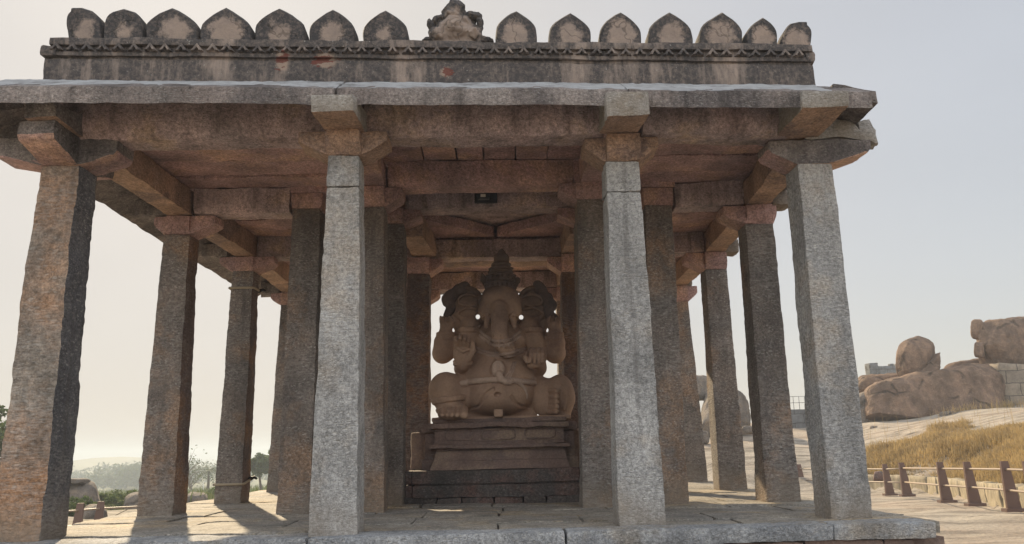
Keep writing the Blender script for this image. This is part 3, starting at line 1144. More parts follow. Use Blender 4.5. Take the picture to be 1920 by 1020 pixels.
# merlons: photo px (left, right, apex x, apex y, base y)
def merlon(l, r, ax, ay, by, pointed=True, cut=None):
    """outline in the picture plane of the parapet -> real size and thickness"""
    Yp = fy(at((l + r) / 2, by, PY)[0], PY + .03)
    pl, pr, pa = at(l, by, Yp), at(r, by, Yp), at(ax, ay, Yp)
    zb = ZP4 - .015
    H = pa[2] - pl[2] + .0
    zt = zb + H
    n = 11
    out = []
    cx = (pl[0] + pr[0]) / 2
    hw = (pr[0] - pl[0]) / 2
    axx = pa[0]
    for i in range(n + 1):                                     # right side up
        t = i / n
        if pointed:
            s = 1.0 + .03 * math.sin(math.pi * min(1, t * 2.2)) if t < .45 else max(0, 1 - ((t - .45) / .55) ** 1.75)
        else:
            s = 1.0 if t < .45 else math.sqrt(max(0, 1 - ((t - .45) / .55) ** 2.3))
        out.append((s, t))
    D = .27
    V = []
    Fs = []
    inset = .035
    rows = []
    for layer, (yy, k) in enumerate(((0, .93), (inset, 1.0), (D - inset, 1.0), (D, .93))):
        for sgn in (1, -1):
            for s, t in out:
                xc = cx + (axx - cx) * t
                hwid = hw * s
                if cut is not None and sgn == cut:
                    hwid = max(hwid, hw * (1 - .45 * t))
                V.append((xc + sgn * hwid * k, yy, zb + (zt - zb) * t * (k if t > .3 else 1)))
    V = np.array(V, float)
    ring = []
    m = n + 1
    def idx(layer, sgn, i):
        return layer * 2 * m + (0 if sgn > 0 else m) + i
    # front and back faces as strips of quads, subdivided across
    g = Geo()
    NV = []
    cols_ = 8
    def strip_face(layer, flip):
        base = len(NV)
        for i in range(m):
            a, b = V[idx(layer, -1, i)], V[idx(layer, 1, i)]
            for c in range(cols_ + 1):
                NV.append(a + (b - a) * c / cols_)
        fs = []
        for i in range(m - 1):
            for c in range(cols_):
                q = (base + i * (cols_ + 1) + c, base + i * (cols_ + 1) + c + 1, base + (i + 1) * (cols_ + 1) + c + 1, base + (i + 1) * (cols_ + 1) + c)
                fs.append(q[::-1] if flip else q)
        return fs
    fs = strip_face(0, False)
    fs += strip_face(3, True)
    off = len(NV)
    NV += list(V)
    for layer in range(3):
        for sgn in (1, -1):
            for i in range(m - 1):
                a, b = off + idx(layer, sgn, i), off + idx(layer, sgn, i + 1)
                c, d = off + idx(layer + 1, sgn, i + 1), off + idx(layer + 1, sgn, i)
                fs.append((a, d, c, b) if sgn > 0 else (a, b, c, d))
        a, b = off + idx(layer, 1, m - 1), off + idx(layer, -1, m - 1)
        c, d = off + idx(layer + 1, -1, m - 1), off + idx(layer + 1, 1, m - 1)
        fs.append((a, d, c, b))
    P = np.array(NV)
    P[:, 1] += np.array([fy(p[0], PY + .03) for p in P])
    SEED[0] += 1
    D3 = np.stack([fbm(P, 4, 3, ch, SEED[0] * 3.1) for ch in range(3)], -1)
    P = P + D3 * .011
    g.add(P, fs)
    o = g.build('merlon', MAT['merlon'], par, sharp=50)
    return o


for args in ((128, 192, 152, 12, 78, False, -1), (195, 268, 230, 11, 76, False), (274, 370, 320, 6, 74), (375, 471, 422, 7, 75), (480, 571, 522, 9, 76),
             (580, 665, 623, 11, 77), (682, 764, 722, 13, 78), (930, 1006, 967, 13, 81), (1028, 1106, 1069, 18, 82), (1125, 1202, 1164, 16, 83),
             (1217, 1298, 1256, 17, 84), (1312, 1394, 1355, 17, 85), (1400, 1458, 1430, 28, 87), (1466, 1521, 1500, 37, 89, False, 1)):
    merlon(*args)


# ------------------------------------------------------------------ signed distance sculpting (statue and stucco figure)
class SDF:
    def __init__(self, lo, hi, h):
        self.h = h
        self.lo = np.array(lo, float)
        n = np.ceil((np.array(hi) - self.lo) / h).astype(int) + 1
        self.n = n
        self.ax = [self.lo[i] + h * np.arange(n[i]) for i in range(3)]
        self.D = np.full(n, .3, np.float32)

    def region(self, lo, hi):
        a = np.clip(np.floor((np.array(lo) - self.lo) / self.h).astype(int), 0, self.n - 1)
        b = np.clip(np.ceil((np.array(hi) - self.lo) / self.h).astype(int) + 1, 1, self.n)
        sl = tuple(slice(a[i], max(a[i] + 1, b[i])) for i in range(3))
        return sl, self.ax[0][sl[0]][:, None, None], self.ax[1][sl[1]][None, :, None], self.ax[2][sl[2]][None, None, :]

    def comb(self, sl, d, k, sub):
        D = self.D[sl]
        if sub:
            d = -d
            hh = np.clip(.5 - .5 * (D + (-d)) / k, 0, 1) if False else None
            t = np.clip(.5 + .5 * (d - D) / k, 0, 1)
            self.D[sl] = D * (1 - t) + d * t + k * t * (1 - t)
        else:
            t = np.clip(.5 + .5 * (D - d) / k, 0, 1)
            self.D[sl] = D * (1 - t) + d * t - k * t * (1 - t)

    def ell(self, c, r, k=.03, rot=None, sub=False):
        c = np.array(c, float)
        r = np.array(r, float)
        m = (r.max() if rot is not None else r) + .12
        sl, x, y, z = self.region(c - m, c + m)
        x, y, z = x - c[0], y - c[1], z - c[2]
        if rot is not None:                                     # rotation about the depth axis (degrees)
            ca, sa = math.cos(R(rot)), math.sin(R(rot))
            x, z = x * ca + z * sa, -x * sa + z * ca
        k0 = np.sqrt((x / r[0]) ** 2 + (y / r[1]) ** 2 + (z / r[2]) ** 2)
        k1 = np.sqrt((x / r[0] ** 2) ** 2 + (y / r[1] ** 2) ** 2 + (z / r[2] ** 2) ** 2) + 1e-9
        self.comb(sl, k0 * (k0 - 1) / k1, k, sub)

    def cap(self, a, b, ra, rb, k=.03, sub=False, flat=1.0):
        a = np.array(a, float)
        b = np.array(b, float)
        m = max(ra, rb) + .1
        sl, x, y, z = self.region(np.minimum(a, b) - m, np.maximum(a, b) + m)
        ab = b - a
        L = ab @ ab + 1e-9
        t = np.clip(((x - a[0]) * ab[0] + (y - a[1]) * ab[1] + (z - a[2]) * ab[2]) / L, 0, 1)
        d = np.sqrt((x - a[0] - t * ab[0]) ** 2 + ((y - a[1] - t * ab[1]) / flat) ** 2 + (z - a[2] - t * ab[2]) ** 2) - (ra + (rb - ra) * t)
        self.comb(sl, d, k, sub)

    def chain(self, P, rad, k=.03, sub=False, flat=1.0):
        if not hasattr(rad, '__len__'):
            rad = [rad] * len(P)
        for i in range(len(P) - 1):
            self.cap(P[i], P[i + 1], rad[i], rad[i + 1], k, sub, flat)

    def box(self, lo, hi, r=.02, k=.02, sub=False):
        lo = np.array(lo, float)
        hi = np.array(hi, float)
        sl, x, y, z = self.region(lo - .15, hi + .15)
        c, hs_ = (lo + hi) / 2, (hi - lo) / 2 - r
        qx, qy, qz = np.abs(x - c[0]) - hs_[0], np.abs(y - c[1]) - hs_[1], np.abs(z - c[2]) - hs_[2]
        d = np.sqrt(np.maximum(qx, 0) ** 2 + np.maximum(qy, 0) ** 2 + np.maximum(qz, 0) ** 2) + np.minimum(np.maximum(qx, np.maximum(qy, qz)), 0) - r
        self.comb(sl, d, k, sub)

    def mesh(self):
        """naive surface nets"""
        D = self.D
        D[0], D[-1], D[:, 0], D[:, -1], D[:, :, 0], D[:, :, -1] = .3, .3, .3, .3, .3, .3
        s = D < 0
        nx, ny, nz = D.shape
        cor = [(i, j, k) for i in (0, 1) for j in (0, 1) for k in (0, 1)]
        def v(c):
            return (slice(c[0], nx - 1 + c[0]), slice(c[1], ny - 1 + c[1]), slice(c[2], nz - 1 + c[2]))
        cnt = sum(s[v(c)].astype(np.int8) for c in cor)
        act = (cnt > 0) & (cnt < 8)
        I = np.argwhere(act)
        ids = -np.ones(act.shape, int)
        ids[act] = np.arange(len(I))
        val = {c: D[I[:, 0] + c[0], I[:, 1] + c[1], I[:, 2] + c[2]].astype(float) for c in cor}
        acc = np.zeros((len(I), 3))
        w = np.zeros(len(I))
        for a in cor:
            for d in range(3):
                if a[d] == 0:
                    b = list(a)
                    b[d] = 1
                    b = tuple(b)
                    va, vb = val[a], val[b]
                    m = (va < 0) != (vb < 0)
                    t = np.where(m, va / np.where(m, va - vb, 1), 0)
                    p = np.tile(np.array(a, float), (len(I), 1))
                    p[:, d] = t
                    acc[m] += p[m]
                    w[m] += 1
        V = self.lo + self.h * (I + acc / w[:, None])
        Fs = []
        for d in range(3):
            e = [slice(1, -1)] * 3
            a = [slice(1, -1)] * 3
            sh = s
            nxt = np.roll(s, -1, d)
            lim = np.zeros_like(s)
            lim[1:-2, 1:-2, 1:-2] = True
            ed = np.argwhere((s != nxt) & lim)
            u, w_ = [(1, 2), (2, 0), (0, 1)][d]
            def off(du, dw):
                q = ed.copy()
                q[:, u] += du
                q[:, w_] += dw
                return ids[q[:, 0], q[:, 1], q[:, 2]]
            quad = np.stack([off(-1, -1), off(0, -1), off(0, 0), off(-1, 0)], -1)
            ins = s[ed[:, 0], ed[:, 1], ed[:, 2]]
            quad[~ins] = quad[~ins][:, ::-1]
            Fs.append(quad)
        return V, np.concatenate(Fs)


def bez(P, n=12):
    """smooth curve through points (Catmull-Rom)"""
    P = [np.array(p, float) for p in P]
    P = [2 * P[0] - P[1]] + P + [2 * P[-1] - P[-2]]
    out = []
    for i in range(1, len(P) - 2):
        for t in np.linspace(0, 1, n, endpoint=False):
            a, b, c, d = P[i - 1], P[i], P[i + 1], P[i + 2]
            out.append(.5 * ((2 * b) + (-a + c) * t + (2 * a - 5 * b + 4 * c - d) * t * t + (-a + 3 * b - 3 * c + d) * t ** 3))
    out.append(P[-2])
    return out


# ------------------------------------------------------------------ the seated elephant-headed statue
YS = 12.45
PX = YS / F * 1.015                                            # metres per photo pixel at the statue


def sp(px, py, dy=0.0):
    return at(px, py, YS + dy)


def ring(c, rx, ry, n=18, tilt=0.0, a0=0, a1=360):
    c = np.array(c, float)
    return [c + np.array([rx * math.cos(t), ry * math.sin(t), tilt * math.cos(t)]) for t in np.radians(np.linspace(a0, a1, n))]


STB = sp(938, 784, -.4)
ZB = 1.165
STAT = empty('seated_elephant_statue', (STB[0], YS, ZB))
tag(STAT, 'seated pot-bellied elephant-headed stone statue with four arms and tall crown on moulded pedestal', 'statue')
lo = sp(795, 792, 0) + np.array([0, -.95, 0])
hi = sp(1086, 520, 0) + np.array([0, .75, 0])
lo[2] = ZB - .06
hi[2] = sp(938, 515, 0)[2]
S = SDF(lo, hi, .0105)
# torso
S.ell(sp(934, 727, .0), (.575, .56, .43), .05)
S.ell(sp(934, 745, .0), (.58, .53, .28), .08)
S.ell(sp(934, 712, .0), (.575, .54, .38), .05)
S.ell(sp(937, 690, .03), (.49, .43, .36), .10)
S.ell(sp(938, 640, .10), (.44, .34, .34), .08)
S.ell(sp(938, 640, .38), (.42, .28, .75), .06)
S.box(sp(866, 790, 0) * [1, 0, 0] + [0, YS - .1, ZB - .03], sp(1006, 740, 0) * [1, 0, 1] + [0, YS + .6, 0], .1, .08)
for s, x in ((-1, 912), (1, 964)):
    S.ell(sp(x, 638, -.13), (.17, .12, .12), .08)
# head: skull, twin domes, cheeks
S.ell(sp(938, 566, -.02), (.31, .36, .31), .06)
for x in (922, 955):
    S.ell(sp(x, 562, -.20), (.15, .14, .16), .06)
for x in (911, 964):
    S.ell(sp(x, 582, -.16), (.12, .15, .17), .05)
S.ell(sp(938, 582, -.28), (.16, .16, .20), .06)
for bx, by in ((858, 601), (1018, 601), (852, 590), (1024, 590)):       # stone left solid between ears and raised arms
    S.ell(sp(bx, by, .16), (.10, .10, .17), .04)
# trunk, hanging and curling a little to its left hand
T = bez([sp(937, 578, -.40), sp(937, 600, -.50), sp(937, 622, -.56), sp(940, 641, -.57), sp(948, 652, -.55), sp(954, 656, -.53)], 5)
S.chain(T, list(np.linspace(.128, .092, len(T))), .03)
for i in range(6, len(T) - 2, 2):                              # wrinkles across the trunk
    a, b = T[i], T[i]
    S.chain([a + np.array([-.10, -.055, .0]), a + np.array([0, -.108, -.012]), a + np.array([.10, -.055, .0])], .011, .006, sub=True)
# brow lines and eyes
for s, cx in ((-1, 914), (1, 962)):
    S.chain(bez([sp(cx - s * 9, 597, -.36), sp(cx, 589, -.35), sp(cx + s * 9, 594, -.26)], 4), .02, .015)
    S.ell(sp(cx + s * 1, 594, -.335), (.035, .03, .022), .01)
    # tusk stubs
    S.chain([sp(cx + s * 0, 600, -.36), sp(cx + s * 2, 612, -.44)], [.055, .035], .02)
    # broad ears with raised rims and folds
    ex = 876 if s < 0 else 1000
    S.ell(sp(ex, 570, .10), (.25, .07, .29), .03, rot=-s * 8)
    rim = [sp(ex + 27 * math.cos(t), 570 + 30 * math.sin(t), .05) for t in np.radians(np.linspace(0, 360, 26))]
    S.chain(rim, .036, .02, flat=1.3)
    S.chain(bez([sp(ex - s * 18, 556, .01), sp(ex, 552, -.01), sp(ex + s * 16, 560, .0), sp(ex + s * 12, 571, .01), sp(ex - s * 14, 572, .0)], 4), .02, .012)
    S.chain(bez([sp(ex - s * 16, 580, .0), sp(ex, 577, .0), sp(ex + s * 18, 588, .01), sp(ex + s * 4, 596, .02)], 4), .02, .012)
    # back arms: elbow out, forearm raised
    sh, el, wr = (874, 626), (830, 662), (836, 622)
    if s > 0:
        sh, el, wr = (1004, 626), (1041, 662), (1040, 624)
    S.chain([sp(*sh, .25), sp((sh[0] + el[0]) / 2, 648, .2), sp(*el, .12)], [.15, .165, .155], .05)
    S.chain([sp(*el, .12), sp((el[0] + wr[0]) / 2 + s * 1.5, 642, .05), sp(*wr, .0)], [.155, .14, .105], .05)
    for yy in (626, 631, 636):                                  # bracelets
        c = sp(wr[0] + (el[0] - wr[0]) * (yy - 622) / 40, yy, .02)
        S.chain(ring(c, .122, .122), .026, .006)
    hx = wr[0]
    S.ell(sp(hx - s * 1, 609, -.02), (.105, .07, .12), .03)
    for k in range(4):                                          # fingers curled round the held emblem
        fx = hx - 9 + 5.6 * k
        S.chain([sp(fx, 605, -.06), sp(fx + s * .5, 597, -.10), sp(fx + s, 601 if k == 2 else 594, -.14)], [.025, .024, .019], .006)
    S.chain([sp(hx - s * 10, 612, -.05), sp(hx - s * 13, 603, -.11), sp(hx - s * 10, 597, -.13)], [.042, .036, .028], .015)
    # front arms
    sx, exx = (876, 868) if s < 0 else (1000, 1008)
    S.chain([sp(sx - s * 6, 612, .08), sp((sx + exx) / 2, 645, .03), sp(exx, 690, -.02)], [.165, .155, .13], .05)
    for yy in (618, 622.5):
        S.chain(ring(sp(sx - s * 2, yy, .06), .168, .168), .026, .006)
# image-left hand: palm shown, fingers up and bent forward
S.chain([sp(868, 692, -.05), sp(868, 682, -.40)], [.13, .105], .04)
S.ell(sp(868, 663, -.47), (.15, .085, .18), .03)
for k, (fx, top, bend) in enumerate(((855, 633, .10), (863, 629, .16), (871, 630, .12), (878, 634, .08))):
    S.chain([sp(fx, 652, -.50), sp(fx - .5, 641, -.58), sp(fx, top, -.58 - bend * .5), sp(fx, top + 6, -.62 - bend)], [.034, .033, .031, .026], .005)
S.chain([sp(879, 672, -.50), sp(887, 657, -.56), sp(886, 643, -.60)], [.05, .043, .034], .012)
S.chain([sp(858, 652, -.57), sp(868, 659, -.60), sp(879, 655, -.58)], [.022, .026, .022], .01)
for yy in (678, 683):
    S.chain(ring(sp(868, yy, -.40), .125, .09), .026, .006)
# image-right hand: holds a round sweet, fingers hanging down over it
S.chain([sp(1008, 690, -.04), sp(1006, 664, -.36)], [.13, .10], .05)
S.ell(sp(1007, 670, -.42), (.15, .12, .13), .03)
for k, fx in enumerate((996, 1004, 1012, 1019)):
    S.chain([sp(fx, 655, -.48), sp(fx - 1, 664, -.56), sp(fx - 1.5, 681 - abs(k - 1.5) * 2, -.55)], [.033, .034, .028], .005)
S.chain([sp(988, 662, -.44), sp(985, 670, -.52), sp(988, 678, -.54)], [.045, .04, .03], .02)
S.ell(sp(1003, 684, -.42), (.12, .11, .07), .02)
# image-left leg: knee raised to the side, foot flat
S.chain([sp(896, 748, .05), sp(866, 736, -.12), sp(838, 732, -.22)], [.24, .25, .25], .06)
S.ell(sp(835, 731, -.25), (.245, .28, .265), .06)
S.chain([sp(838, 745, -.28), sp(845, 770, -.36)], [.22, .175], .05)
S.ell(sp(846, 776, -.46), (.20, .30, .10), .05)
for k, (tx, r) in enumerate(((829, .034), (838, .036), (847.5, .039), (857.5, .043), (870, .06))):
    S.chain([sp(tx, 768, -.62), sp(tx, 778, -.76 - .02 * k)], [r, r * .95], .005)
for yy, rr_ in ((748, .245), (752, .232), (765, .195), (768, .19)):
    S.chain(ring(sp(841 + (yy - 748) * .2, yy, -.30 - (yy - 748) * .002), rr_, rr_ * .98, tilt=.03), .026, .006)
# image-right leg: folded, sole turned inwards with its toes in an upright row
S.chain([sp(980, 748, .10), sp(1015, 736, .02), sp(1046, 738, -.08)], [.22, .22, .22], .06)
S.ell(sp(1050, 739, -.10), (.215, .28, .30), .06)
S.chain([sp(1052, 750, -.12), sp(1050, 772, -.12)], [.21, .17], .05)
S.ell(sp(1021, 752, -.10), (.19, .18, .24), .04)
for k, yy in enumerate((733, 743.5, 753.5, 763, 772)):
    S.chain([sp(1030, yy, -.22), sp(1044, yy - .5, -.47)], [.043, .043 - .002 * k], .005)
S.chain(bez([sp(1052, 722, -.37), sp(1061, 740, -.36), sp(1057, 768, -.32)], 5), .018, .01)
S.chain(bez([sp(1057, 722, -.34), sp(1067, 740, -.31), sp(1062, 768, -.28)], 5), .018, .01)
# navel and the carved cloth lines on the belly


def bel(px, py, lift=0.0):
    """point on the belly's front surface"""
    lo_, hi_ = -.75, .2
    ray = [sp(px, py, d) for d in np.linspace(lo_, hi_, 96)]
    for q in ray:
        i = np.round((q - S.lo) / S.h).astype(int)
        if np.all(i >= 0) and np.all(i < S.n) and S.D[tuple(i)] < 0:
            return q + np.array([0, -lift, 0])
    return ray[-1]


NAV = bel(933, 740)
LINES = []
for k in range(3):
    LINES.append(bez([bel(880 + 2 * k, 769 - k * 2.6), bel(896 + k, 764 - k * 2), bel(905 - k * .5, 751 - k), bel(914 - k, 739 - k), bel(926, 732 - k * 2)], 5))
    LINES.append(bez([bel(992 - 2 * k, 765 - k * 2.6), bel(977 - k, 763 - k * 2), bel(966 + k * .5, 755 - k), bel(958 + k, 744 - k)], 5))
SNAKE = [bel(px, 721 - 9 * math.cos((px - 934) / 70 * 1.35), .005) for px in np.linspace(866, 1002, 26)]
HOOD = bel(934, 692)
NECK = [bel(936, 702, .03), bel(939, 711, .04), bel(948, 716, .045), bel(957, 717, .03)]
TAIL = [bel(962, 713, .01), bel(974, 719, .008), bel(984, 729, .008), bel(988, 740, .006), bel(988, 748, .004)]
STRANDS = [bez([bel(948 + 4 * k, 708 - 0 * k, .0), bel(956 + 3.4 * k, 694, .0), bel(961 + 3 * k, 679, .0)], 4) for k in range(3)]
CHEST = [[bel(x, yb - 12 * abs((x - 938) / 46) ** 2, .0) for x in np.linspace(893, 985, 20)] for yb in (664, 668.5)]
NECKL = [[bel(x, yb - 22 * abs((x - 938) / 40) ** 2, .0) for x in np.linspace(900, 976, 18)] for yb in (640, 648)]
S.ell(NAV, (.05, .07, .035), .012, sub=True)
for q0, q1 in zip(SNAKE[:-1], SNAKE[1:]):                     # undercut beside the belt
    S.cap(q0 + np.array([0, -.01, .05]), q1 + np.array([0, -.01, .05]), .016, .016, .006, sub=True)
    S.cap(q0 + np.array([0, -.01, -.05]), q1 + np.array([0, -.01, -.05]), .016, .016, .006, sub=True)
hr = [bel(934 + 13.5 * math.cos(t), 692 + 17 * math.sin(t)) for t in np.radians(np.linspace(120, 420, 24))]
S.chain(hr, .017, .006, sub=True)
for Lc in LINES:
    S.chain(Lc, .015, .006, sub=True)
S.box(sp(926, 782, -.68), sp(943, 768, -.45), .02, .01)        # small worn block before the belly
S.box(sp(814, 792, 0) * [1, 0, 0] + [0, 11.98, ZB - .03], sp(1066, 790, 0) * [1, 0, 0] + [0, 13.1, ZB + .035], .02, .02)
# daylight holes between ear, cheek and shoulder
for hx, hy in ((896, 594), (977, 595)):
    S.cap(sp(hx, hy, -.8), sp(hx, hy, 1.0), .036, .036, .02, sub=True)
V_, F_ = S.mesh()
V_ = V_ + np.stack([fbm(V_, 9, 3, ch) for ch in range(3)], -1) * .002
g = Geo()
g.add(V_, F_)
body = g.build('body', MAT['statue'], STAT)

# snake belt, chest bands
lo2, hi2 = np.array(S.lo), np.array(S.lo) + S.h * (np.array(S.n) - 1)
S2 = SDF(lo2 + [.3, -.08, .1], hi2 - [.3, .9, .3], .0105)
S2.chain(SNAKE, .042, .01)
S2.ell(HOOD + np.array([0, -.02, 0]), (.098, .05, .125), .02)
S2.ell(HOOD + np.array([0, -.075, 0]), (.06, .03, .085), .015, sub=True)
S2.chain([HOOD + np.array([.0, -.05, .05]), HOOD + np.array([.0, -.055, -.06])], [.03, .02], .015)
S2.chain([HOOD + np.array([0, -.01, -.08])] + NECK, [.05, .05, .05, .045, .04], .02)
S2.chain(TAIL, [.034, .03, .026, .02, .014], .01)
V_, F_ = S2.mesh()
g = Geo()
g.add(V_, F_)
g.build('snake_belt', MAT['carved'], STAT)
g = Geo()
for st in STRANDS:
    tube(g, st, .015, 6)
for c in CHEST:
    tube(g, c, .032, 8)
g.build('chest_band', MAT['carved'], STAT)
g = Geo()
for c in NECKL:
    tube(g, c, .026, 8)
    for q in c[2:-2:2]:
        tube(g, [q + np.array([0, -.012, -.01]), q + np.array([0, -.02, -.05])], [.02, .006], 6)
g.build('necklace', MAT['carved'], STAT)

# crown: stacked tiers, darkened by oil and lamp smoke
lo3, hi3 = sp(895, 560, 0) + [0, -.55, 0], sp(985, 462, 0) + [0, .5, 0]
S3 = SDF(lo3, hi3, .0105)
for px, py, rx, rz in ((938.5, 549, .275, .05), (938.5, 541, .245, .07), (938.5, 533, .265, .035), (938.5, 526, .235, .06), (939, 518, .25, .03),
                       (939, 511, .205, .06), (939.5, 504, .205, .028), (940, 497, .16, .06), (940.5, 486, .125, .11), (940.5, 476, .062, .07), (940.5, 472, .03, .05)):
    S3.ell(sp(px, py, -.04), (rx, rx * .95, rz), .02)
for k in range(9):                                             # upright leaves on the front of the band
    t = R(200 + k * 17.5)
    c = sp(938.5, 540, -.04)
    S3.ell(c + np.array([.235 * math.cos(t), .225 * math.sin(t), 0]), (.035, .03, .06), .012)
for k in range(7):
    t = R(205 + k * 21.5)
    c = sp(939, 524, -.04)
    S3.ell(c + np.array([.215 * math.cos(t), .205 * math.sin(t), 0]), (.032, .028, .05), .012)
S3.chain([sp(911, 534, .05), sp(907, 524, .08), sp(904, 513, .1)], [.045, .055, .02], .02)
S3.chain([sp(966, 534, .05), sp(970, 526, .08), sp(973, 530, .1)], [.045, .05, .02], .02)
V_, F_ = S3.mesh()
V_ = V_ + np.stack([fbm(V_, 9, 3, ch) for ch in range(3)], -1) * .005
g = Geo()
g.add(V_, F_)
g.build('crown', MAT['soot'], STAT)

# emblems in the raised back hands: goad and noose, worn
for s, P1, nm in ((-1, [(838, 592, -.06), (845, 578, 0), (843, 564, .03), (850, 552, .04), (862, 543, .06), (872, 538, .08)], 'goad'),
                  (1, [(1040, 596, -.06), (1030, 590, 0), (1028, 572, .03), (1021, 556, .04), (1013, 544, .06), (1009, 535, .08)], 'noose')):
    P_ = [sp(*p) for p in P1]
    A_ = np.array(P_)
    S4 = SDF(A_.min(0) - .2, A_.max(0) + .2, .0105)
    S4.chain(bez(P_, 4), list(np.linspace(.06, .085, 21)), .03)
    m_ = P_[3]
    S4.ell(m_ + np.array([s * .05, 0, -.05]), (.09, .07, .12), .03, rot=-20 * s)
    S4.ell(P_[4] + np.array([0, 0, .0]), (.10, .07, .08), .03)
    S4.cap(P_[-1], P_[-1] + np.array([.02 * s, 0, .05]), .06, .025, .02)
    S4.ell(P_[2] + np.array([s * .07, 0, 0]), (.06, .06, .09), .03)
    V_, F_ = S4.mesh()
    V_ = V_ + np.stack([fbm(V_, 8, 3, ch) for ch in range(3)], -1) * .012
    g = Geo()
    g.add(V_, F_)
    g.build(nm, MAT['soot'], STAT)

# ------------------------------------------------------------------ moulded pedestal and plinth
PED = empty('moulded_pedestal', (0, 12.6, .455))
tag(PED, 'reddish carved stone pedestal with stepped mouldings and cartouche frieze under the statue', 'pedestal')


def layer(g, x0, x1, yf, yb, z0, z1, rnd=.02, amp=.007, res=.05, warp=None, yw=-.03):
    C = [[[(x, y_ + (yw * x if y_ == yf else 0), z) for z in (z0, z1)] for y_ in (yf, yb)] for x in (x0, x1)]
    hexa(g, C, res, rnd, amp, warp=warp)


def slopew(k=.03):
    def w(T):
        T = T.copy()
        z = T[:, 2]
        T[:, 0] = .5 + (T[:, 0] - .5) * (1 - k * z)
        T[:, 1] = T[:, 1] + (1 - T[:, 1]) * k * z * 1.2
        return T
    return w


g = Geo()
layer(g, -1.02, 1.01, 11.80, 13.05, .445, .58, warp=slopew(.05))
layer(g, -.97, .96, 11.90, 13.0, .57, .72, warp=slopew(.03))
g.build('base_moulding', MAT['ped'], PED, sharp=42)
g = Geo()
layer(g, -1.03, 1.01, 11.82, 13.05, .745, .80, .02)
layer(g, -.98, .96, 11.88, 13.0, .795, .85, .02, warp=slopew(.03))
layer(g, -.93, .91, 11.96, 12.98, .70, .76, .01)
g.build('middle_moulding', MAT['ped'], PED, sharp=42)
g = Geo()
layer(g, -.955, .93, 11.94, 13.0, .84, 1.035, .012)
fr = g.build('frieze', MAT['ped'], PED, sharp=42)
g = Geo()
for x0, x1 in ((-.80, -.40), (-.27, .22), (.36, .80)):
    c = [(x0 + x1) / 2, (x1 - x0) / 2]
    P = []
    for t in np.radians(np.linspace(0, 360, 33)):
        u, v = math.cos(t), math.sin(t)
        uu = np.sign(u) * abs(u) ** .35
        vv = np.sign(v) * abs(v) ** .6
        P.append((c[0] + c[1] * uu, 11.935 - .03 * c[0], .94 + .07 * vv))
    tube(g, P, .012, 6, caps=False)
g.build('cartouche_rims', MAT['ped'], fr)
g = Geo()
layer(g, -1.03, 1.00, 11.82, 13.1, 1.035, 1.115, .022, .016)
layer(g, -.99, .97, 11.90, 13.1, 1.105, 1.172, .02, .010)
g.build('top_slab', MAT['ped'], PED, sharp=42)
for sg in (-1, 1):                                             # set-back side projections
    g = Geo()
    xa, xb = (-1.13, -.9) if sg < 0 else (.88, 1.12)
    layer(g, xa - .02, xb + .02, 12.02, 12.95, .445, .60)
    layer(g, xa + .02, xb - .02, 12.08, 12.95, .59, .98)
    layer(g, xa - .02, xb + .02, 12.02, 12.95, .97, 1.10, .03, .015)
    g.build('side_projection', MAT['ped'], PED, sharp=42)
    g = Geo()
    xa, xb = (-1.36, -1.05) if sg < 0 else (1.03, 1.26)
    layer(g, xa, xb, 12.35, 12.9, .445, 1.0, .04, .02)
    g.build('side_projection', MAT['ped'], PED, sharp=42)

PLI = empty('stone_plinth', (-.1, 12.6, 0))
tag(PLI, 'low dark stone plinth with a groove along its front under the pedestal', 'plinth')
g = Geo()
layer(g, -1.255, 1.10, 11.62, 13.25, .27, .45, .012, .008, yw=-.05)
layer(g, -1.22, 1.08, 11.67, 13.2, .235, .28, .005, .004, yw=-.05)
layer(g, -1.25, 1.10, 11.61, 13.25, .075, .245, .014, .010, yw=-.05)
g.build('front_course', MAT['dark'], PLI, sharp=42)
g = Geo()
layer(g, -1.36, -1.262, 11.70, 13.2, .26, .448, .012, .008, yw=-.05)
layer(g, -1.36, -1.258, 11.69, 13.2, .07, .25, .012, .008, yw=-.05)
g.build('corner_block', MAT['dark'], PLI, sharp=42)
g = Geo()
layer(g, 1.107, 1.17, 11.66, 13.2, .07, .44, .012, .008, yw=-.05)
g.build('corner_block', MAT['dark'], PLI, sharp=42)
g = Geo()
for x0, x1 in ((-1.36, -.9), (-.89, -.55), (-.54, -.1), (-.09, .3), (.31, .62), (.63, 1.12)):
    layer(g, x0, x1, 11.60 + random.uniform(-.03, .04), 13.2, -.05, .085, .03, .02, yw=-.05)
g.build('rough_footing', MAT['dark'], PLI, sharp=42)

